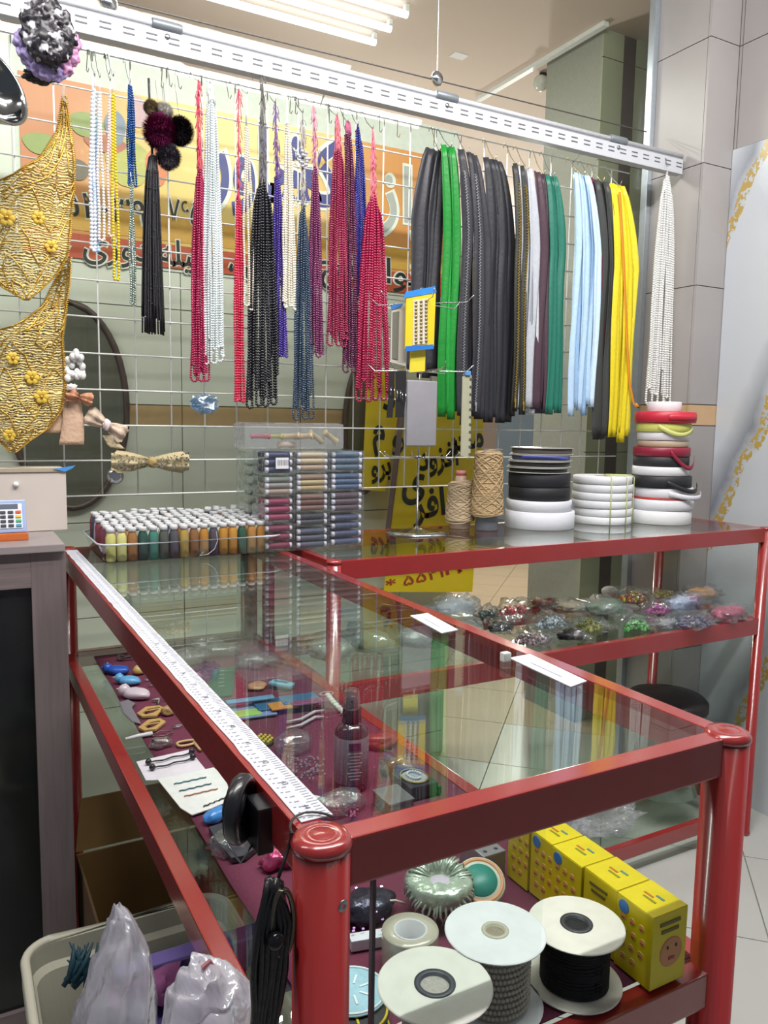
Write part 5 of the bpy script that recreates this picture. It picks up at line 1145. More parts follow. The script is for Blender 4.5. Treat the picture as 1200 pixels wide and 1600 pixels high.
# ------------------------------------------------------------------ spools and stock at the near end of the shelf
def reel(lab, x, y, r, h, hubr, flange, hubcol, body, bodyr, kind=0):
    z = SH+.0012; c = np.array((x, y, z)); t = thing('spool', lab, 'spool', c)
    for zz_ in (0, h-.0022): obj('flange', MB().lathe(c+np.array((0, 0, zz_)), [(hubr, 0), (r-.001, 0), (r, .0008), (r, .0016), (r-.001, .0022), (hubr, .0022)], 48, cap=False), mat(flange, .4), t, False)
    obj('hub', MB().lathe(c, [(hubr*1.0, .0003), (hubr*1.0, h+.0008), (hubr*.72, h+.0008), (hubr*.66, h-.016), (.0003, h-.017)], 32), mat(hubcol, .4), t, True)
    bd_ = MB()
    if kind == 0:
        bd_.lathe(c, [(hubr, .0024)]+[(bodyr+.0009*math.sin(k*2.4), .003+(h-.0056)*k/26) for k in range(27)]+[(hubr, h-.0024)], 40); obj('wound_cord', bd_, mat(body, .8, 0, 1, 260, .25), t, True)
        wm = MB(); n_ = int((h-.008)/.0030)
        for k in range(n_): zz_ = .0045+(h-.0095)*k/max(1, n_-1); wm.tube([c+np.array(((bodyr+.0004)*math.cos(a), (bodyr+.0004)*math.sin(a), zz_+.0008*math.sin(a*2+k))) for a in np.linspace(0, 2*PI, 36, endpoint=False)], .0017, 5, True)
        obj('cord_turns', wm, mat(body, .8, 0, .8, 500, .3), t, True, kind='stuff')
    else:
        bd_.lathe(c, [(hubr, .0024), (bodyr-.002, .003), (bodyr-.002, h-.003), (hubr, h-.0024)], 40); obj('wound_core', bd_, mat(body, .5, 0, .5, 200, .2), t, True)
        P = []
        for k in range(560):
            a = k*.1195; P.append(c+np.array(((bodyr)*math.cos(a), bodyr*math.sin(a), .005+(h-.010)*k/560)))
        obj('bead_chain', MB().beads(P, .0023), mat('#b5a998', .25, 0, 0, 100, .15, coat=.4), t, True, kind='stuff')
    return t
reel('white flanged spool with a dark hub, nearest the near post', .118, .022, .050, .072, .018, '#d9d9d2', '#3b3f4a', '#a9a6a0', .026, 0)
reel('milky flanged spool wound with beige beaded chain, middle of three', .206, .054, .048, .074, .013, '#dcdfe4', '#b9b6a4', '#8a8070', .033, 1)
reel('cream flanged spool wound with black cord, rightmost of three', .2955, .040, .047, .062, .016, '#dcdad0', '#34373c', '#16181a', .032, 0)
# yellow boxes
YB = mat('#d9c60f', .4, 0, 0, 8, .03); bxp = [-.007, .043, .093, .143, .182, .222]
for k in range(5):
    y0_, y1_ = bxp[k]+.001, bxp[k+1]-.001; x0_, x1_ = .3515+(.002 if k % 2 else 0), .400; zb_2 = SH+.0012; hh_ = .0765
    t = thing('yellow_box', 'yellow cardboard box with small printed faces, %s from the near rail' % ORD[k], 'box', ((x0_+x1_)/2, (y0_+y1_)/2, zb_2))
    obj('carton', MB().bb((x0_, y0_, zb_2), (x1_, y1_, zb_2+hh_), .0007), YB, t)
    obj('lid_flap', MB().box(((x0_+x1_)/2, (y0_+y1_)/2, zb_2+hh_+.0006), (x1_-x0_-.001, y1_-y0_-.001, .0010), [(1, 0, 0), (0, 1, 0.02), (0, -.02, 1)]), mat('#decb18', .4), t)
    if k != 1:
        for j in range(11):
            r_, q = divmod(j+1, 3); cy_ = y1_-.010-(j % 3)*.012-.002*(j//3 % 2); cz_ = zb_2+.058-(j//3)*.014
            obj('printed_face', MB().lathe((x0_, cy_, cz_), [(.0040, 0), (.0036, .0006), (.0004, .0007)], 10, (-1, 0, 0)), mat('#cfa04a', .5), t)
            obj('printed_mouth', MB().box((x0_-.0009, cy_, cz_-.001), (.0006, .0034, .0014)), mat('#a8403a', .5), t)
        obj('blue_badge', MB().lathe((x0_, y1_-.010, zb_2+.068), [(.0068, 0), (.0066, .0008), (.0004, .0009)], 16, (-1, 0, 0)), mat('#3a78c0', .5), t)
    else:
        obj('baby_face', MB().lathe((x0_, (y0_+y1_)/2, zb_2+.036), [(.014, 0), (.013, .0008), (.0004, .0010)], 20, (-1, 0, 0)), mat('#c98a5a', .5), t)
        for j, dy_ in enumerate((-.005, .005)): obj('printed_eye', MB().box((x0_-.0012, (y0_+y1_)/2+dy_, zb_2+.040), (.0008, .002, .002)), mat('#3a2a20', .5), t)
        for j in range(2): obj('printed_word', MB().box((x0_-.0004, (y0_+y1_)/2+.002, zb_2+.066-j*.007), (.0008, .026-j*.006, .003)), mat('#6a6428', .5), t)
    for j, (wd, col, ox) in enumerate(((.016, '#8a8a20', .0), (.012, '#c06a2a', .006), (.010, '#5a8a8a', -.004))):
        obj('printed_word', MB().box(((x0_+x1_)/2-.004+.0055*j, (y0_+y1_)/2+ox, zb_2+hh_+.0013), (.0028, wd, .0004)), mat(col, .5), t)
    if k == 0:
        obj('baby_face', MB().lathe(((x0_+x1_)/2+.003, y0_, zb_2+.034), [(.016, 0), (.015, .0008), (.0004, .0010)], 20, (0, -1, 0)), mat('#c98c5c', .5), t)
        for ex in (-.006, .006): obj('printed_eye', MB().box(((x0_+x1_)/2+.003+ex, y0_-.0012, zb_2+.040), (.002, .0006, .003)), mat('#3a2a20', .5), t)
        obj('printed_mouth', MB().box(((x0_+x1_)/2+.003, y0_-.0012, zb_2+.028), (.008, .0006, .003)), mat('#a8403a', .5), t)
        for j in range(2): obj('printed_word', MB().box(((x0_+x1_)/2, y0_-.0004, zb_2+.066-j*.008), (.028-j*.004, .0008, .0035)), mat('#6a6428', .5), t)
# wrapped ribbon roll, teal disc, tape roll, dispenser
c = np.array(A(690, 1432)); t = thing('wrapped_roll', 'roll of silvery green ribbon wrapped in crinkled clear plastic', 'wrapped roll', c); d = np.array((-.22, -.42, .88)); cc = c+np.array((0, .006, .030))
rp_ = MB().lathe(cc-d*.010/np.linalg.norm(d), [(.012, 0), (.030, 0), (.036, .001), (.0385, .004), (.0385, .010), (.0385, .018), (.036, .021), (.032, .023), (.026, .0235), (.020, .0235), (.012, .022)], 72); rp_.crumple(.0022, 160, 4)
obj('crinkled_wrap', rp_, mat('#b4c4b4', .16, .35, 1, 80, .25), t, True); pm = MB(); dn = d/np.linalg.norm(d); ea = np.cross(dn, (0, 0, 1.)); ea /= np.linalg.norm(ea); eb = np.cross(dn, ea)
for k in range(44):
    a = 2*PI*k/44+.05*math.sin(k*5); rv = ea*math.cos(a)+eb*math.sin(a); rv2 = ea*math.cos(a+.12*math.sin(k*3))+eb*math.sin(a+.12*math.sin(k*3))
    pm.tube([cc+rv2*.014+dn*.0135, cc+rv*.027+dn*(.0145+.0015*math.sin(k*7)), cc+rv*.0375+dn*.010, cc+rv2*.0395-dn*.004], [.0006, .0018, .0016, .0008], 4)
obj('film_pleats', pm, mat('#c4d2c6', .10, .5, 1, 120, .3), t, True, kind='stuff')
obj('roll_core', MB().lathe(cc+d*.014/np.linalg.norm(d), [(.013, 0), (.011, .002), (.0004, .002)], 24), mat('#c0b8c8', .5), t, True)
c = np.array(A(752, 1420)); t = thing('ribbon_disc', 'teal and white ribbon reel with an orange rim behind the wrapped roll', 'ribbon reel', c); cc = c+np.array((.004, .01, .024))
obj('reel_side', MB().lathe(cc, [(.0285, 0), (.0295, .002), (.0285, .0075), (.0004, .0078)], 36, d), mat('#ccd2c4', .4), t, True)
dd = d/np.linalg.norm(d); obj('teal_label', MB().lathe(cc+dd*.0076, [(.020, 0), (.0198, .0008), (.0004, .001)], 32, d), mat('#2f8478', .4), t, True)
obj('orange_rim', MB().lathe(cc+dd*.0074, [(.0275, 0), (.027, .0009), (.0238, .0009), (.0234, 0)], 36, d, cap=False), mat('#c98a58', .4), t, True)
c = np.array(A(640, 1505)); t = thing('tape_roll', 'roll of clear sticky tape standing behind the white spool', 'tape roll', c)
obj('tape', MB().lathe(c, [(.0175, 0), (.0290, 0), (.0292, .001), (.0292, .036), (.0290, .037), (.0175, .037)], 40, cap=False), mat('#b9b4a4', .2, 0, 0, 30, .08, coat=.5), t, True)
obj('cardboard_core', MB().lathe(c, [(.0178, 0), (.0178, .0376), (.0155, .0376), (.0155, 0)], 30, cap=False), mat('#cfd0d4', .4), t, True)
c = np.array(A(762, 1364)); t = thing('dispenser_box', 'grey metal box with round holes along its top, beside the yellow boxes', 'box', c)
obj('box_body', MB().box(c+np.array((0, .012, .016)), (.034, .050, .032), bev=.002), mat('#9c9a9e', .3, .4), t)
for i in range(2):
    for j in range(3): obj('hole', MB().lathe(c+np.array((-.008+.016*i, -.004+.015*j, .0321)), [(.0028, 0), (.0004, .0002)], 12), mat('#2c2c30', .6), t)
c = np.array(A(580, 1475)); single('white_box', MB().box(c+np.array((-.004, 0, .006)), (.040, .014, .012), [(.97, -.22, 0), (.22, .97, 0), (0, 0, 1)], .001), mat('#d3d6e0', .4), 'slim white box lying left of the clear tape roll', 'box')
blob('glitter_packet', 'wrap', '', 572, 1430, .034, .022, .016, lab='dark packet of rainbow glitter behind the door edge', cat='packet', crump=.4, seed=41, m=mat('#4a4a5a', .2, .7, 1, 120, .8))
for k in range(30):
    if k == 0: gm = MB()
    q = np.array(A(548+random.random()*52, 1385+random.random()*70, SH+.018)); gm.box(q, (.003, .002, .001), [(1, 0, 0), (0, .9, .4), (0, -.4, .9)])
obj('glitter', gm, mat('#b48ad0', .1, .9, 0, 300, .8), bpy.data.objects['glitter_packet'], kind='stuff')
P = [A(585, 1415, SH+.014), A(600, 1408, SH+.018), A(618, 1407, SH+.018), A(634, 1412, SH+.014)]; single('pale_cord', MB().tube(P, .0014, 6), mat('#cfc8bc', .4), 'short pale curved cord behind the glitter packet', 'cord', None, True)
# round embroidered patches, stacked at the near post
for k, (px, py, col, rim, lab) in enumerate(((575, 1590, '#5a1a24', '#a02a30', 'dark red edged patch at the bottom of the patches'), (570, 1560, '#26242a', '#c9b020', 'black patch with a yellow edge, near the bottom'), (566, 1532, '#2a2a30', '#d0b81c', 'black patch with a bright yellow edge, near the top'), (560, 1506, '#9cc4d4', '#d8e4e8', 'pale blue patch on top of the patches'))):
    z = SH+.002+.004*k; c = at(556-2*k, 1640-30*k, 'z', z); c = np.array((c[0], c[1], z)); t = thing('round_patch', lab+' beside the near post', 'patch', c)
    obj('cloth_disc', MB().lathe(c, [(.033, 0), (.034, .001), (.033, .0022), (.0004, .0024)], 36), mat(col, .7, 0, .4, 150, .2), t, True)
    obj('stitched_edge', MB().tube([c+np.array((.0315*math.cos(a), .0315*math.sin(a), .0025)) for a in np.linspace(0, 2*PI, 36, endpoint=False)], .0013, 5, True), mat(rim, .5), t, True)
    for j in range(7): a = j*.9; obj('stitched_ray', MB().box(c+np.array((.014*math.cos(a), .014*math.sin(a), .0027)), (.012, .002, .001), [(math.cos(a), math.sin(a), 0), (-math.sin(a), math.cos(a), 0), (0, 0, 1)]), mat(rim, .5), t)
# black clamp lamp on the rail, black cords over the near post
c = at(382, 1262, 'x', -.026); t = thing('clamp_wheel', 'black round plastic clamp fixed on the outside of the left rail', 'clamp', c)
obj('wheel', MB().lathe(c+np.array((-.004, 0, 0)), [(.0004, -.003), (.018, -.003), (.021, -.006), (.026, -.006), (.0285, -.003), (.0285, .004), (.026, .007), (.021, .007), (.018, .003), (.0004, .003)], 36, (.8, -.6, 0)), mat('#1a1b20', .3, coat=.3), t, True)
obj('wheel_hub', MB().lathe(c+np.array((-.008, .004, 0)), [(.012, -.009), (.012, .006), (.006, .008), (.0004, .008)], 20, (-.8, .6, 0)), mat('#2c2c32', .25), t, True)
q = at(413, 1278, 'x', -.012); obj('clamp_jaw', MB().box(q+np.array((-.004, 0, -.004)), (.014, .030, .040), bev=.002), mat('#1d1e23', .35), t)
obj('wire_spring', MB().tube([c+np.array((-.012, .01, -.02)), c+np.array((-.014, 0, -.03)), c+np.array((-.010, -.02, -.036)), q+np.array((-.01, 0, -.02))], .0012, 5), STEEL, t, True)
t = thing('cord_bunch', 'bunch of black cords with a metal ring hanging on the near post', 'cords', (-.03, .01, -.25))
for k in range(20):
    x = -.034+.0022*(k % 6)-.002; y_ = .002+.004*(k // 6)*1.0-.006; P0 = at(420+4*(k % 6), 1372+3*(k % 3), 'y', .004)
    P = [P0, at(406+7.5*(k % 7), 1435, 'y', -.004+.004*(k % 3)), at(398+8*(k % 7), 1515, 'y', -.004+.004*(k % 3)), at(396+5*(k % 7), 1605, 'y', -.004), at(394+5*(k % 6), 1700, 'y', -.004)]
    Q = resample(P, .012); obj('cord', MB().tube([q+np.array((.001*math.sin(i*.9+k), 0, 0)) for i, q in enumerate(Q)], .0028, 6), mat('#17171b', .35, 0, .3, 200, .2), t, True)
c = at(440, 1440, 'y', -.002); obj('metal_ring', MB().tube([c+np.array((.0085*math.cos(a), -.002, .026*math.sin(a))) for a in np.linspace(0, 2*PI, 26, endpoint=False)], .0021, 8, True), mat('#6a665c', .15, .9), t, True)
obj('bead_end', MB().ball(at(430, 1470, 'y', -.008), .007, 12, 8), mat('#202024', .1, .4), t, True)
P = [at(434, 1374, 'y', .004), at(446, 1340, 'y', .012), at(458, 1300, 'y', .02), (-.018, .016, -.001)]
obj('hanging_loop', MB().tube(P, .0014, 6), mat('#1c1b20', .5), t, True)

# ------------------------------------------------------------------ packets on the far counter's shelf
BZ = -.2875
def Bp(px, py, z=None): return np.array(at(px, py, 'z', BZ+.0005 if z is None else z))
def pouch(lab, px, py, wpx, hpx, col, kind, seed, milk=.06, extra=None):
    c = Bp(px, py+hpx*.38); dpp = np.linalg.norm(c-CAM)/CF; rx = wpx*dpp/2*1.2; rz = hpx*dpp/2*.95; ry = rx*.6
    t = thing('craft_packet', lab, 'packet', c)
    obj('clear_wrap', MB().ico(c, (rx*1.12, ry*1.10, rz*1.0), 3, .62, 2.6, seed, True, .2*seed), film(milk*.7, .06, .8, 60), t, True)
    m = MB(); rr = random.Random(seed)
    if kind == 'beads':
        P = []
        for k in range(150):
            a = rr.random()*2*PI; q = rr.random()**.5; P.append(c+np.array((rx*.85*q*math.cos(a), ry*.8*q*math.sin(a), .004+rz*1.0*(1-q*q)*rr.random())))
        half = len(P)//2; obj('beads', MB().beads(P[:half], .0058), mat(col, .2, 0, 0, 200, .3, coat=.5), t, True, kind='stuff')
        obj('beads', MB().beads(P[half:], .0050), mat(extra or col, .2, .2, 0, 200, .3, coat=.5), t, True, kind='stuff')
    elif kind == 'lump':
        obj('contents', MB().ico(c+np.array((0, 0, .002)), (rx*.8, ry*.75, rz*.8), 3, .5, 2.6, seed+3, True), mat(col, .5, 0, .8, 90, .3), t, True)
        if extra: obj('contents', MB().ico(c+np.array((rx*.4, -.006, .004)), (rx*.45, ry*.5, rz*.8), 2, .5, 2.6, seed+7, True), mat(extra, .4, 0, .6, 90, .3), t, True)
    elif kind == 'loops':
        for k in range(7):
            q = c+np.array((rx*.7*rr.uniform(-1, 1), ry*.5*rr.uniform(-1, 1), .010+rz*.5*rr.random())); a0 = rr.random()*3
            obj('ribbon_loop', MB().strip([q+np.array((.016*math.cos(a)*math.cos(a0), .016*math.cos(a)*math.sin(a0), .012*math.sin(a))) for a in np.linspace(0, 2*PI, 14)], [.012]*14, .001, k=3, side=(-math.sin(a0), math.cos(a0), 0), nrm=(0, 0, 1)), mat(col, .35, coat=.3), t, True)
    return t
PL = [('large crinkled clear bag at the left end of the far shelf', 705, 946, 75, 44, '#b9bec4', 'lump', 1, .28, None),
 ('dark green ribbon packet left of the red bows', 760, 958, 34, 30, '#26352c', 'loops', 2, .05, None),
 ('packet of bright red ribbon bows', 800, 950, 66, 36, '#c0222c', 'loops', 3, .04, None),
 ('small packet of rust brown trims behind the red bows', 850, 940, 50, 16, '#7a3028', 'lump', 4, .08, None),
 ('packet of pale beige trims in the middle back of the shelf', 895, 945, 60, 16, '#a89880', 'lump', 24, .12, '#8a8078'),
 ('black lumpy packet at the front left of the shelf', 782, 978, 46, 20, '#222226', 'lump', 5, .04, None),
 ('packet of shiny silver crystals', 862, 968, 52, 30, '#a8b0bc', 'beads', 6, .08, '#6c7480'),
 ('packet of pink and black speckled beads at the shelf front', 832, 994, 62, 24, '#8a7074', 'beads', 7, .08, '#3a3438'),
 ('glossy black packet at the shelf front', 893, 990, 48, 22, '#1e1d20', 'lump', 8, .02, None),
 ('packet of yellow green beads', 918, 972, 52, 30, '#b4b04a', 'beads', 9, .06, '#8f9a3c'),
 ('grey green bag of cords in the middle of the shelf', 944, 946, 66, 28, '#6f7a6c', 'lump', 10, .20, '#4f7a50'),
 ('packet of red and yellow mixed beads at the back', 988, 928, 48, 26, '#b8a84c', 'beads', 11, .06, '#b04030'),
 ('packet of gold beads at the back of the shelf', 1034, 926, 40, 16, '#b49a3a', 'beads', 12, .06, '#8c7c30'),
 ('packet of bright green beads at the shelf front', 994, 972, 44, 32, '#3f9440', 'beads', 13, .06, '#6ab45a'),
 ('packet of magenta sequins', 1030, 948, 44, 26, '#a83280', 'beads', 14, .08, '#c050a0'),
 ('pale blue and lilac packet near the right end', 1068, 942, 54, 34, '#b4bcd8', 'lump', 15, .10, '#a85a8c'),
 ('peach coloured feather packet at the back right', 1094, 926, 54, 24, '#cf9c74', 'lump', 16, .10, '#d8a890'),
 ('packet of dark violet glass beads at the shelf front', 1082, 966, 66, 26, '#4a4668', 'beads', 17, .06, '#77738f'),
 ('pink red packet nearest the right post', 1138, 956, 54, 28, '#b04a68', 'lump', 18, .12, '#c06a80'),
 ('clear bag of wires left of the right post', 1040, 972, 34, 16, '#9a9a9c', 'lump', 19, .3, None)]
for q in PL: pouch(*q)
c = Bp(952, 928); single('white_egg', MB().ico(c, (.032, .024, .018), 3, .04, 1, 2, True), mat('#dcdedf', .35), 'smooth white foam egg at the back of the far shelf', 'foam egg', smooth=True)
c = Bp(1043, 972); single('turquoise_bead', MB().ball(c+np.array((-.004, -.03, .010)), .008, 14, 9), mat('#2fb0b8', .15, .3), 'single turquoise bead in front of the violet glass beads', 'bead', smooth=True)
# long clear stock bags at the left part, seen through both glasses
for k, (px, py, wx, hy, lab) in enumerate(((420, 975, 80, 60, 'clear stock bag on the far shelf, leftmost seen through the glass top'), (520, 960, 110, 60, 'long clear stock bag in the middle of the left shelf part'), (600, 985, 110, 50, 'long clear stock bag nearest the right rail'), (660, 950, 60, 40, 'small clear stock bag beside the large crinkled one'))):
    c = Bp(px, py+10); c[0] = max(.58, c[0]); c[1] = min(max(c[1], 1.12), 1.40); t = thing('stock_bag', lab, 'bag', c); 
    c = np.array((.60+.13*k, 1.27+.02*(k % 2), BZ+.0005)); t.location = c
    obj('clear_wrap', MB().ico(c, (.062, .085, .042), 3, .3, 2.2, 50+k, True, .3*k), film(.24, .16, .9, 45, '#eef4f0', '#c4ccc8'), t, True)
    obj('contents', MB().ico(c+np.array((0, 0, .003)), (.05, .07, .026), 3, .3, 2.5, 60+k, True), mat(['#aab2ae', '#b4bab4', '#9aa6a0', '#b8bcbc'][k], .6, 0, .6, 50, .2), t, True)
# bottom shelf of the far counter
c = at(1048, 1118, 'z', -.905); c = np.array((1.80, 1.30, -.905)); t = thing('felt_hat', 'round dark brown felt hat on the lowest shelf of the far counter', 'hat', c)
hx = at(1048, 1100, 'y', 1.25); c = np.array((hx[0], 1.27, -.905)); t.location = c; hz_ = at(1045, 1082, 'y', 1.27)[2]+.905
bk = thing('storage_drum', 'dark lidded drum under the far counter near the right post', 'drum', c)
bpy.data.objects.remove(t)
obj('drum_body', MB().lathe(c, [(.11, .0), (.118, .006), (.128, hz_-.05), (.128, hz_-.045)], 40), film(.35, .06, .2, 20, '#dfe8e0', '#8fa094'), bk, True)
obj('drum_lid', MB().lathe(c, [(.130, hz_-.05), (.134, hz_-.046), (.134, hz_-.022), (.120, hz_-.008), (.07, hz_-.002), (.0004, hz_)], 40), mat('#231d20', .45), bk, True)
for k, (px, py, sx_, lab) in enumerate(((985, 1290, .11, 'crumpled bubble wrap on the lowest shelf of the far counter'), (900, 1300, .08, 'clear crumpled wrap on the lowest shelf, behind the yellow boxes'))):
    c = at(px, py+25, 'z', -.903); c = np.array((c[0], 1.16, -.9045)); single('bubble_wrap', MB().ico(c, (sx_, .06, .05), 4, .5, 4.5, 70+k, True), film(.14, .18, 1, 90), lab, 'wrap')
# big cardboard carton and tub under the near counter
t = thing('open_carton', 'brown cardboard carton with an open flap, under the near counter', 'carton', (.12, 1.10, -.90)); 
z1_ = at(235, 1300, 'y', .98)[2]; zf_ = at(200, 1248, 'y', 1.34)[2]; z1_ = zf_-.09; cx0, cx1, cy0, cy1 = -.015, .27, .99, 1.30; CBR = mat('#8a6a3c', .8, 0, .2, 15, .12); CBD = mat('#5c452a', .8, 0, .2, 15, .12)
zb3 = -.9
obj('carton_side', MB().bb((cx0, cy0, zb3), (cx1, cy0+.005, z1_)), CBR, t); obj('carton_side', MB().bb((cx0, cy1, zb3), (cx1, cy1+.005, z1_)), CBR, t)
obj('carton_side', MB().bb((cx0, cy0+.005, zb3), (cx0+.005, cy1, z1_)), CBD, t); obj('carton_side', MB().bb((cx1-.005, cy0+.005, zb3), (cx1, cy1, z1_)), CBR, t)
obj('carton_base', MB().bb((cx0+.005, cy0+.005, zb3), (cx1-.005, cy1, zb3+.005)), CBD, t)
obj('flap', MB().poly([(cx0, z1_), (cx1, z1_), (cx1-.02, z1_+.10), (cx0+.02, z1_+.10)], 0, .005, lambda x, z, d: (x, cy1+.02-d+(z-z1_)*.5, z)), CBR, t)
obj('flap', MB().poly([(cx0+.02, z1_), (cx1, z1_), (cx1-.02, z1_-.10), (cx0+.045, z1_-.11)], 0, .004, lambda x, z, d: (x, cy0-.008-d-(z1_-z)*.3, z)), CBR, t)
obj('printed_band', MB().bb((cx0+.05, cy0-.0012, z1_-.20), (cx1, cy0, z1_-.13)), mat('#2c2420', .7), t)
for k in range(3): obj('printed_letter', MB().box((cx0+.11+k*.028, cy0-.0012, z1_-.115), (.014, .001, .022)), mat('#3a2c20', .7), t)
TUB = mat('#c9c6b4', .45, 0, 0, 10, .04); tz = -.60
tx0, tx1, ty0, ty1 = -.160, .20, .44, .90
t = thing('storage_tub', 'large cream plastic storage tub full of odds and ends under the counter edge', 'tub', ((tx0+tx1)/2, (ty0+ty1)/2, -.8995))
O = rrect(tx0, tx1, ty0, ty1, .055, 8); I = rrect(tx0+.014, tx1-.014, ty0+.014, ty1-.014, .042, 8); Ob = rrect(tx0+.05, tx1-.05, ty0+.05, ty1-.05, .04, 8); Ib = rrect(tx0+.056, tx1-.056, ty0+.056, ty1-.056, .035, 8); Om = rrect(tx0+.016, tx1-.016, ty0+.016, ty1-.016, .05, 8); Im = rrect(tx0+.022, tx1-.022, ty0+.022, ty1-.022, .04, 8)
n = len(O); rings = [(Ob, -.8995), (Om, tz-.045), (O, tz-.040), (O, tz-.004), (O, tz), (I, tz), (I, tz-.035), (Im, tz-.045), (Ib, -.893)]
V = []; 
for L_, z in rings: V += [(p[0], p[1], z) for p in L_]
F = [tuple(range(n))[::-1], tuple(range((len(rings)-1)*n, len(rings)*n))]
for s in range(len(rings)-1): F += [(s*n+k, s*n+(k+1) % n, (s+1)*n+(k+1) % n, (s+1)*n+k) for k in range(n)]
obj('tub_shell', MB().add(V, F), TUB, t)
obj('rim_bead', MB().tube([(p[0], p[1], tz+.002) for p in rrect(tx0+.006, tx1-.006, ty0+.006, ty1-.006, .05, 8)], .008, 8, True), TUB, t, True)
def odd(lab, nm, cat, c, r, col, seed, rot=0): single(nm, MB().ico(c, r, 3, .5, 2.6, seed, True, rot), mat(col, .75, 0, .8, 40, .35), lab, cat, smooth=True)
odd('dark teal crumpled cloth in the left of the storage tub', 'dark_cloth', 'cloth', (-.05, .66, -.80), (.075, .13, .085), '#12343c', 80, .3)
odd('black tangled cloth in the back of the storage tub', 'dark_cloth', 'cloth', (.06, .78, -.80), (.10, .09, .10), '#1b1a1c', 81)
odd('brown crumpled paper in the storage tub beside the purple tray', 'brown_paper', 'paper', (.09, .63, -.80), (.06, .06, .09), '#4a3a2c', 82)
fe = MB()
for k in range(16):
    a = at(95+random.random()*55, 1545-random.random()*15, 'y', .66); b_ = at(105+k*3.4, 1500-abs(math.sin(k*1.7))*28, 'y', .68); fe.tube([a, (np.array(a)+b_)/2+np.array((.003, 0, 0)), b_], [.004, .005, .001], 5)
single('feather_tuft', fe, mat('#123c4a', .6), 'dark teal feather tips rising in the left of the tub', 'feathers', smooth=True, kind='stuff')
t = thing('purple_tray', 'purple plastic tray lying inside the storage tub', 'tray', (.06, .50, -.76))
pl = at(240, 1530, 'y', .50); pc = np.array((.045, .50, pl[2])); ax3 = [(1, 0, .04), (0, .9, .2), (-.04, -.2, .9)]
obj('tray_wall', MB().box(pc, (.22, .012, .055), [(1, 0, .0), (0, 1, 0), (0, 0, 1)], .002), mat('#5a4a84', .4), t); obj('tray_lip', MB().box(pc+np.array((0, -.006, .030)), (.23, .026, .006), bev=.002), mat('#6f5fa0', .35), t); obj('tray_floor', MB().box(pc+np.array((0, -.03, -.03)), (.22, .07, .006)), mat('#4a3a70', .4), t)
c = at(245, 1578, 'y', .40); odd('pink cloth peeping between the plastic bags', 'pink_cloth', 'cloth', (c[0]+.01, .49, c[2]-.05), (.05, .03, .03), '#8c4a7c', 84)
c = at(250, 1600, 'y', .40); odd('green cloth low between the two plastic bags', 'green_cloth', 'cloth', (c[0]+.01, .50, c[2]-.09), (.05, .03, .035), '#1f6a34', 85)
# tall plastic bags in front
def pbag(lab, prof, y, ry, seed, milk, base=.10):
    """prof: list of (py, xleft, xright) pixel rows from the tip down"""
    t_ = []; m = MB(); rows = len(prof); nseg = 40; V = []; F = []
    for r_, (py, xa, xb_) in enumerate(prof):
        L_ = at(xa, py, 'y', y); R_ = at(xb_, py, 'y', y); cx_ = (L_[0]+R_[0])/2; w_ = (R_[0]-L_[0])/2
        for k in range(nseg):
            a = 2*PI*k/nseg; fold = 1+.16*math.sin(a*5+r_*.25+seed)+.10*math.sin(a*9+seed*2+r_*.4)+.22*noise.noise(Vector((math.cos(a)*1.3, math.sin(a)*1.3, r_*.35+seed)))
            lat = .5+.5*abs(math.cos(a))
            V.append((cx_+w_*math.cos(a)*(1+(fold-1)*.25), y+ry*min(1, .25+r_/rows*1.2)*math.sin(a)*fold, L_[2]+.004*math.sin(a*3+r_)))
    for r_ in range(rows-1):
        for k in range(nseg): k2 = (k+1) % nseg; F.append((r_*nseg+k, (r_+1)*nseg+k, (r_+1)*nseg+k2, r_*nseg+k2))
    F.append(tuple(range(nseg))); F.append(tuple((rows-1)*nseg+k for k in range(nseg))[::-1])
    m.add(V, F)
    return single('plastic_bag', m, film(milk, base, 1, 22, '#fafaff', '#f0eefa', .10), lab, 'plastic bag', smooth=True)
def interp(rows, n):
    r = np.array(rows, float); s = np.linspace(0, len(r)-1, n); return [tuple(np.interp(s, np.arange(len(r)), r[:, k]) for k in range(3)) for s in s]
pbag('tall crumpled translucent plastic bag standing in the tub, left of the rounded one', interp([(1425, 181, 192), (1440, 174, 205), (1475, 160, 222), (1510, 148, 236), (1550, 134, 240), (1600, 118, 243), (1700, 100, 245), (1900, 95, 240), (2150, 100, 235)], 30), .32, .06, 3, .50)
pbag('rounded white plastic bag in front of the left shelf rail', interp([(1519, 300, 318), (1523, 290, 340), (1545, 276, 362), (1570, 264, 385), (1600, 256, 395), (1700, 245, 405), (1900, 250, 400), (2300, 255, 395)], 28), .14, .045, 5, .76)
c = at(352, 1562, 'y', .10); single('pink_tag', MB().box(c+np.array((0, .04, 0)), (.010, .004, .022), [(.85, 0, .5), (0, 1, 0), (-.5, 0, .85)], .001), mat('#b07078', .5), 'dull pink tag showing through the rounded white bag', 'tag')
pb3 = at(95, 1600, 'y', .40)

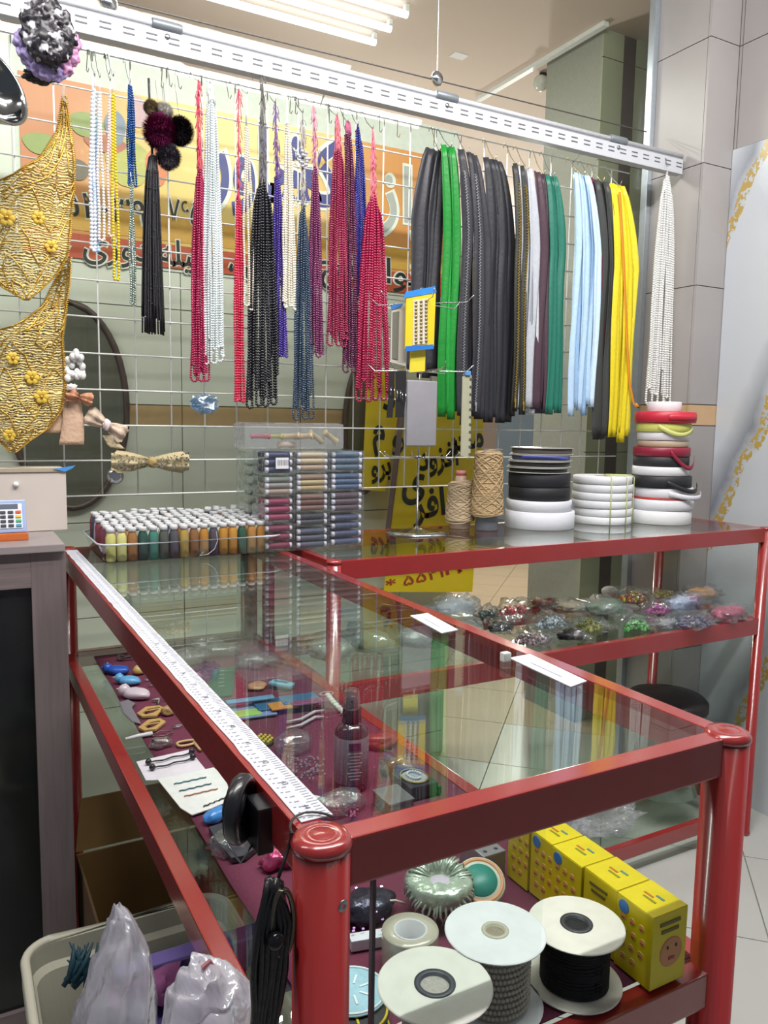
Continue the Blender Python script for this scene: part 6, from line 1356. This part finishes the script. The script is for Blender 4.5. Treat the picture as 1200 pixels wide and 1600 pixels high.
# ------------------------------------------------------------------ hair bows, flowers, lace, scrunchies and bowl, upper left
def ruffle(nm, t, c, r, rz, col, seed, amp=.35, rough=.6, m=None, sub=4, freq=3.2, flatten=1, bump=.8):
    bm = bmesh.new(); bmesh.ops.create_icosphere(bm, subdivisions=sub, radius=1); V = []
    for v in bm.verts:
        p = v.co.copy(); d = noise.noise(p*freq+Vector((seed*5.3, seed, 3))); d2 = abs(noise.noise(p*freq*2.1+Vector((seed, 9, seed))))
        p = p*(1+amp*d-amp*.9*d2); V.append((c[0]+p.x*r, c[1]+p.y*r*.8*flatten, c[2]+p.z*rz))
    mb = MB().add(V, [[q.index for q in f.verts] for f in bm.faces]); bm.free(); return obj(nm, mb, m or mat(col, rough, 0, bump, 60, .35), t, True)
c = at(75, 60, 'y', 1.30); t = thing('scrunchie', 'black and white patterned satin scrunchie with lilac and pink folds behind, top left', 'scrunchie', c-np.array((0, 0, .07)))
bwm = bpy.data.materials.new('patterned_satin'); bwm.use_nodes = True; nt = bwm.node_tree; L = nt.links; tc = nt.nodes.new('ShaderNodeTexCoord'); nz = nt.nodes.new('ShaderNodeTexNoise'); nz.inputs['Scale'].default_value = 48; L.new(tc.outputs['Object'], nz.inputs[0])
rp = nt.nodes.new('ShaderNodeValToRGB'); rp.color_ramp.elements[0].position = .55; rp.color_ramp.elements[0].color = hexc('#26242a'); rp.color_ramp.elements[1].position = .63; rp.color_ramp.elements[1].color = hexc('#c8c6cc'); L.new(nz.outputs[0], rp.inputs[0]); L.new(rp.outputs[0], nt.nodes['Principled BSDF'].inputs['Base Color']); nt.nodes['Principled BSDF'].inputs['Roughness'].default_value = .4
for k in range(9):
    a = k*2*PI/9; q = c+np.array((.028*math.cos(a), -.006, .036*math.sin(a)+.010)); ruffle('patterned_fold', t, q, .026, .030, '', k, .30, m=bwm, sub=4, freq=2.3)
ruffle('patterned_fold', t, c+np.array((0, .0, .0)), .036, .050, '', 22, .35, m=bwm, freq=2.5)
for k in range(8):
    a = -2.9+k*.42; q = c+np.array((.044*math.cos(a), .020, .058*math.sin(a)+.006)); ruffle('satin_fold', t, q, .022, .024, '#a090c4' if k < 5 else '#c48ab4', 30+k, .30, .35, sub=4, freq=2.3, bump=.3)
c = at(60, 120, 'y', 1.35); ruffle('dark_fold', t, c, .03, .014, '#262428', 44, .4)
# chrome bowl hanging at the left edge
c = at(-8, 132, 'y', 1.20); ax = np.array((.62, -.72, .30)); ax /= np.linalg.norm(ax); t = thing('steel_bowl', 'shiny steel bowl edge at the far upper left', 'bowl', c)
obj('bowl_shell', MB().lathe(c, [(.0005, -.045), (.030, -.043), (.055, -.030), (.066, -.008), (.070, .0), (.073, .001), (.073, -.001), (.069, -.012), (.058, -.033), (.032, -.047), (.0005, -.049)], 48, ax, cap=False), mat('#8c8e90', .10, 1), t, True)
obj('rolled_rim', MB().lathe(c, [(.069, .001), (.072, .003), (.075, .001), (.074, -.003), (.070, -.003)], 48, ax, cap=False), mat('#c4c6c8', .12, 1), t, True)
# gold lace
lm = bpy.data.materials.new('gold_lace'); lm.use_nodes = True; nt = lm.node_tree; L = nt.links; pb = nt.nodes['Principled BSDF']
tc = nt.nodes.new('ShaderNodeTexCoord'); wv = nt.nodes.new('ShaderNodeTexWave'); wv.wave_type = 'RINGS'; wv.inputs['Scale'].default_value = 55; wv.inputs['Distortion'].default_value = 9; wv.inputs['Detail'].default_value = 2; L.new(tc.outputs['Object'], wv.inputs[0])
vo = nt.nodes.new('ShaderNodeTexVoronoi'); vo.feature = 'DISTANCE_TO_EDGE'; vo.inputs['Scale'].default_value = 130; L.new(tc.outputs['Object'], vo.inputs[0])
nz = nt.nodes.new('ShaderNodeTexNoise'); nz.inputs['Scale'].default_value = 11; L.new(tc.outputs['Object'], nz.inputs[0])
hole = mth('MULTIPLY', mth('GREATER_THAN', vo.outputs[0], .10), mth('LESS_THAN', wv.outputs['Fac'], .55)); hole = mth('MULTIPLY', hole, mth('GREATER_THAN', nz.outputs[0], .36))
tr = nt.nodes.new('ShaderNodeBsdfTransparent'); mx = nt.nodes.new('ShaderNodeMixShader'); L.new(hole, mx.inputs[0]); L.new(pb.outputs[0], mx.inputs[1]); L.new(tr.outputs[0], mx.inputs[2])
L.new(mx.outputs[0], nt.nodes['Material Output'].inputs[0])
rp = nt.nodes.new('ShaderNodeValToRGB'); rp.color_ramp.elements[0].color = hexc('#b0914a'); rp.color_ramp.elements[1].color = hexc('#e0cb86'); L.new(wv.outputs['Fac'], rp.inputs[0]); L.new(rp.outputs[0], pb.inputs['Base Color']); pb.inputs['Roughness'].default_value = .42; pb.inputs['Metallic'].default_value = .1
bp = nt.nodes.new('ShaderNodeBump'); bp.inputs['Distance'].default_value = .002; L.new(wv.outputs['Fac'], bp.inputs['Height']); L.new(bp.outputs[0], pb.inputs['Normal'])
GOLDT = mat('#c9a040', .3, .6, .3, 200, .3)
def lace(lab, prof, y, seed, flowers):
    """prof rows (py, xl, xr) pixels"""
    V = []; F = []; k_ = 26; rows = interp(prof, 40); 
    for sg in (0, 1):
        for r_, (py, xa, xb_) in enumerate(rows):
            L_ = at(xa, py, 'y', y); R_ = at(xb_, py, 'y', y)
            for j in range(k_):
                u = j/(k_-1); x = L_[0]+(R_[0]-L_[0])*u; z = L_[2]+(R_[2]-L_[2])*u; V.append((x, y+.012*math.sin(x*40+seed)+.006*math.sin(z*35)-sg*.0012, z))
    m = len(rows); o = m*k_
    for r_ in range(m-1):
        for j in range(k_-1): a = r_*k_+j; F.append((a, a+k_, a+k_+1, a+1)); F.append((o+a, o+a+1, o+a+k_+1, o+a+k_))
    t = thing('gold_lace', lab, 'lace', (V[0][0], y, min(v[2] for v in V)))
    obj('lace_cloth', MB().add(V, F), lm, t, True)
    for side in (0, k_-1):
        P = [np.array(V[o+r_*k_+side]) for r_ in range(m)]; Q = resample(P, .0045); e_ = MB(); e_.tube(P, .0014, 5)
        for i, q in enumerate(Q): e_.tube([q+np.array((-.004, -.001, 0)), q+np.array((.004, -.002, .003))], .0009, 4)
        obj('corded_edge', e_, GOLDT, t, True)
    rr = random.Random(seed)
    for i in range(7):   # raised cord scrolls
        r0 = 5+i*5; P = []
        for j in range(0, k_, 1):
            rr_ = int(min(m-1, max(0, r0+3.2*math.sin(j*.5+i+seed)))); P.append(np.array(V[o+rr_*k_+j])+np.array((0, -.0015, .004*math.sin(j*1.3))))
        obj('cord_scroll', MB().tube(P, .0012, 5), GOLDT, t, True)
    for px, py, r in flowers:
        q = at(px, py, 'y', y-.012); fm = MB()
        for a in range(6): aa = a*PI/3; fm.ball(q+np.array((r*.6*math.cos(aa), 0, r*.6*math.sin(aa))), r*.42, 8, 5, (1, .35, 1))
        obj('flower_petals', fm, mat('#cfae3c', .5), t, True); obj('flower_centre', MB().ball(q+np.array((0, -.003, 0)), r*.25, 8, 6), GOLDT, t, True)
    sq = MB()
    for i in range(110):
        v = V[o+rr.randrange(m*k_)]; sq.box(np.array(v)+np.array((0, -.0022, 0)), (.0035, .0008, .0016), [(.9, 0, .4), (0, 1, 0), (-.4, 0, .9)])
    obj('sequins', sq, mat('#f0dfa0', .1, 1), t, kind='stuff')
lace('upper gold lace piece with a pointed tip, hung from a strap on the mesh', [(150, 99, 103), (200, 92, 112), (250, 62, 116), (275, 20, 116), (300, -60, 116), (350, -60, 112), (400, -60, 106), (430, -20, 88), (455, 15, 62), (470, 38, 44)], 1.40, 1, [(10, 340, .018), (60, 340, .014), (80, 385, .014)])
lace('larger lower gold lace piece reaching down to a point', [(405, 100, 110), (440, 86, 109), (480, 66, 104), (510, 25, 100), (530, -60, 97), (560, -60, 100), (600, -60, 103), (640, -60, 97), (670, -30, 76), (690, 0, 45), (707, 16, 24)], 1.43, 2, [(50, 590, .016), (65, 620, .016), (20, 560, .014), (15, 680, .014)])
single('lace_strap', MB().strip(resample([at(100, 132, 'y', 1.41), at(98, 150, 'y', 1.40), at(103, 160, 'y', 1.40)], .006), [.006]*len(resample([at(100, 132, 'y', 1.41), at(98, 150, 'y', 1.40), at(103, 160, 'y', 1.40)], .006)), .001, k=3), mat('#c9b49c', .7), 'short beige strap holding the upper gold lace', 'strap')
# white berry cluster
rr = random.Random(5); t = thing('berry_cluster', 'cluster of small white berries on a stem beside the gold lace', 'berries', at(117, 595, 'y', 1.45))
for k in range(22):
    q = at(117+rr.uniform(-13, 13), 572+rr.uniform(-22, 20), 'y', 1.45+rr.uniform(-.01, .01)); obj('berry', MB().ball(q, .0072, 10, 7, (1, 1, 1.25)), mat('#dedddc', .35), t, True)
obj('stem', MB().tube([at(112, 595, 'y', 1.455), at(108, 615, 'y', 1.46)], .0015, 5), mat('#8a6a50', .7), t)
def loopbow(t, nm, c, w, h, rot, col, n=2, seed=0, rough=.7, bump=1, metal=0):
    for sg in (-1, 1):
        V = []; F = []; R, K = 14, 9; th = .0015
        for s_ in (0, 1):
            for i in range(R):
                u = i/(R-1); ww = h*(.25+.75*math.sin(u*PI*.5)**.8)*(1-.25*(u > .92))
                for j in range(K):
                    v = j/(K-1)-.5; x = sg*w*u; z = ww*v; y_ = -.014*math.sin(u*PI)*math.cos(v*PI)+.004*math.sin(v*14+seed+sg)+.003*math.sin(u*9+seed); X = x*math.cos(rot)-z*math.sin(rot); Z = x*math.sin(rot)+z*math.cos(rot); V.append((c[0]+X, c[1]+y_+s_*th+.003*sg*0, c[2]+Z))
        o = R*K
        for i in range(R-1):
            for j in range(K-1): a = i*K+j; F.append((a, a+K, a+K+1, a+1)); F.append((o+a, o+a+1, o+a+K+1, o+a+K))
        obj(nm, MB().add(V, F), mat(col, rough, metal, bump, 150, .3), t, True)
c = at(118, 632, 'y', 1.45); t = thing('hair_bow', 'peach and beige fabric bow with hanging tails beside the gold lace', 'bow', c)
obj('bow_tail', MB().strip(resample([at(105, 620, 'y', 1.45), at(92, 650, 'y', 1.45), at(82, 678, 'y', 1.445)], .01), [.024+.003*k for k in range(len(resample([at(105, 620, 'y', 1.45), at(92, 650, 'y', 1.45), at(82, 678, 'y', 1.445)], .01)))], .0015, fold=.004), mat('#b39478', .8, 0, 1, 120, .25), t, True)
obj('bow_tail', MB().strip(resample([at(112, 620, 'y', 1.445), at(115, 660, 'y', 1.44), at(112, 696, 'y', 1.44)], .01), [.038+.0015*k for k in range(len(resample([at(112, 620, 'y', 1.445), at(115, 660, 'y', 1.44), at(112, 696, 'y', 1.44)], .01)))], .0015, fold=.004), mat('#c6a58c', .8, 0, 1, 120, .2), t, True)
loopbow(t, 'bow_loop', at(124, 620, 'y', 1.43), .030, .034, -.25, '#b98262', seed=1)
ruffle('bow_knot', t, at(112, 606, 'y', 1.43), .012, .010, '#d8ccc8', 3, .4, sub=3)
c = at(166, 664, 'y', 1.44); t = thing('hair_bow', 'cream and brown glitter bow right of the peach bow', 'bow', c); loopbow(t, 'bow_loop', c, .050, .046, -.55, '#c4b09c', seed=4); ruffle('bow_knot', t, c+np.array((0, -.012, 0)), .010, .014, '#d8c8c4', 5, .4, sub=3)
obj('bow_tail', MB().strip(resample([at(170, 680, 'y', 1.44), at(178, 695, 'y', 1.44), at(190, 705, 'y', 1.44)], .008), [.03]*len(resample([at(170, 680, 'y', 1.44), at(178, 695, 'y', 1.44), at(190, 705, 'y', 1.44)], .008)), .001, fold=.003), mat('#b8a888', .7, 0, 1, 150, .3), t, True)
c = at(236, 722, 'y', 1.43); t = thing('hair_bow', 'wide gold sequinned bow hanging above the thread tray', 'bow', c); loopbow(t, 'bow_loop', c, .092, .054, -.02, '#ab9d78', seed=7, rough=.5, metal=.1)
sq = MB(); rr = random.Random(9)
for k in range(220):
    x = rr.uniform(-1, 1); z = rr.uniform(-.5, .5)*(.3+.7*abs(x)); sq.box(c+np.array((x*.088, -.020+.008*abs(x), z*.046)), (.004, .001, .003), [(.8, .2, rr.uniform(-.5, .5)), (-.2, .9, 0), (0, 0, 1)])
obj('sequins', sq, mat('#d8cdb8', .15, .9, 0, 300, .6), t, kind='stuff'); ruffle('bow_knot', t, c+np.array((0, -.014, 0)), .014, .014, '#a08a58', 8, .4, sub=3)
c = at(180, 744, 'y', 1.44); t = thing('chrome_button', 'round chrome magnet button on the mesh below the cream bow', 'button', c)
obj('dome', MB().lathe(c, [(.018, 0), (.0175, -.004), (.010, -.008), (.006, -.007), (.0004, -.009)], 28, (0, 1, 0)), CHROME, t, True); obj('rim', MB().lathe(c, [(.019, .002), (.0195, 0), (.018, -.002)], 28, (0, 1, 0), cap=False), STEEL, t, True)
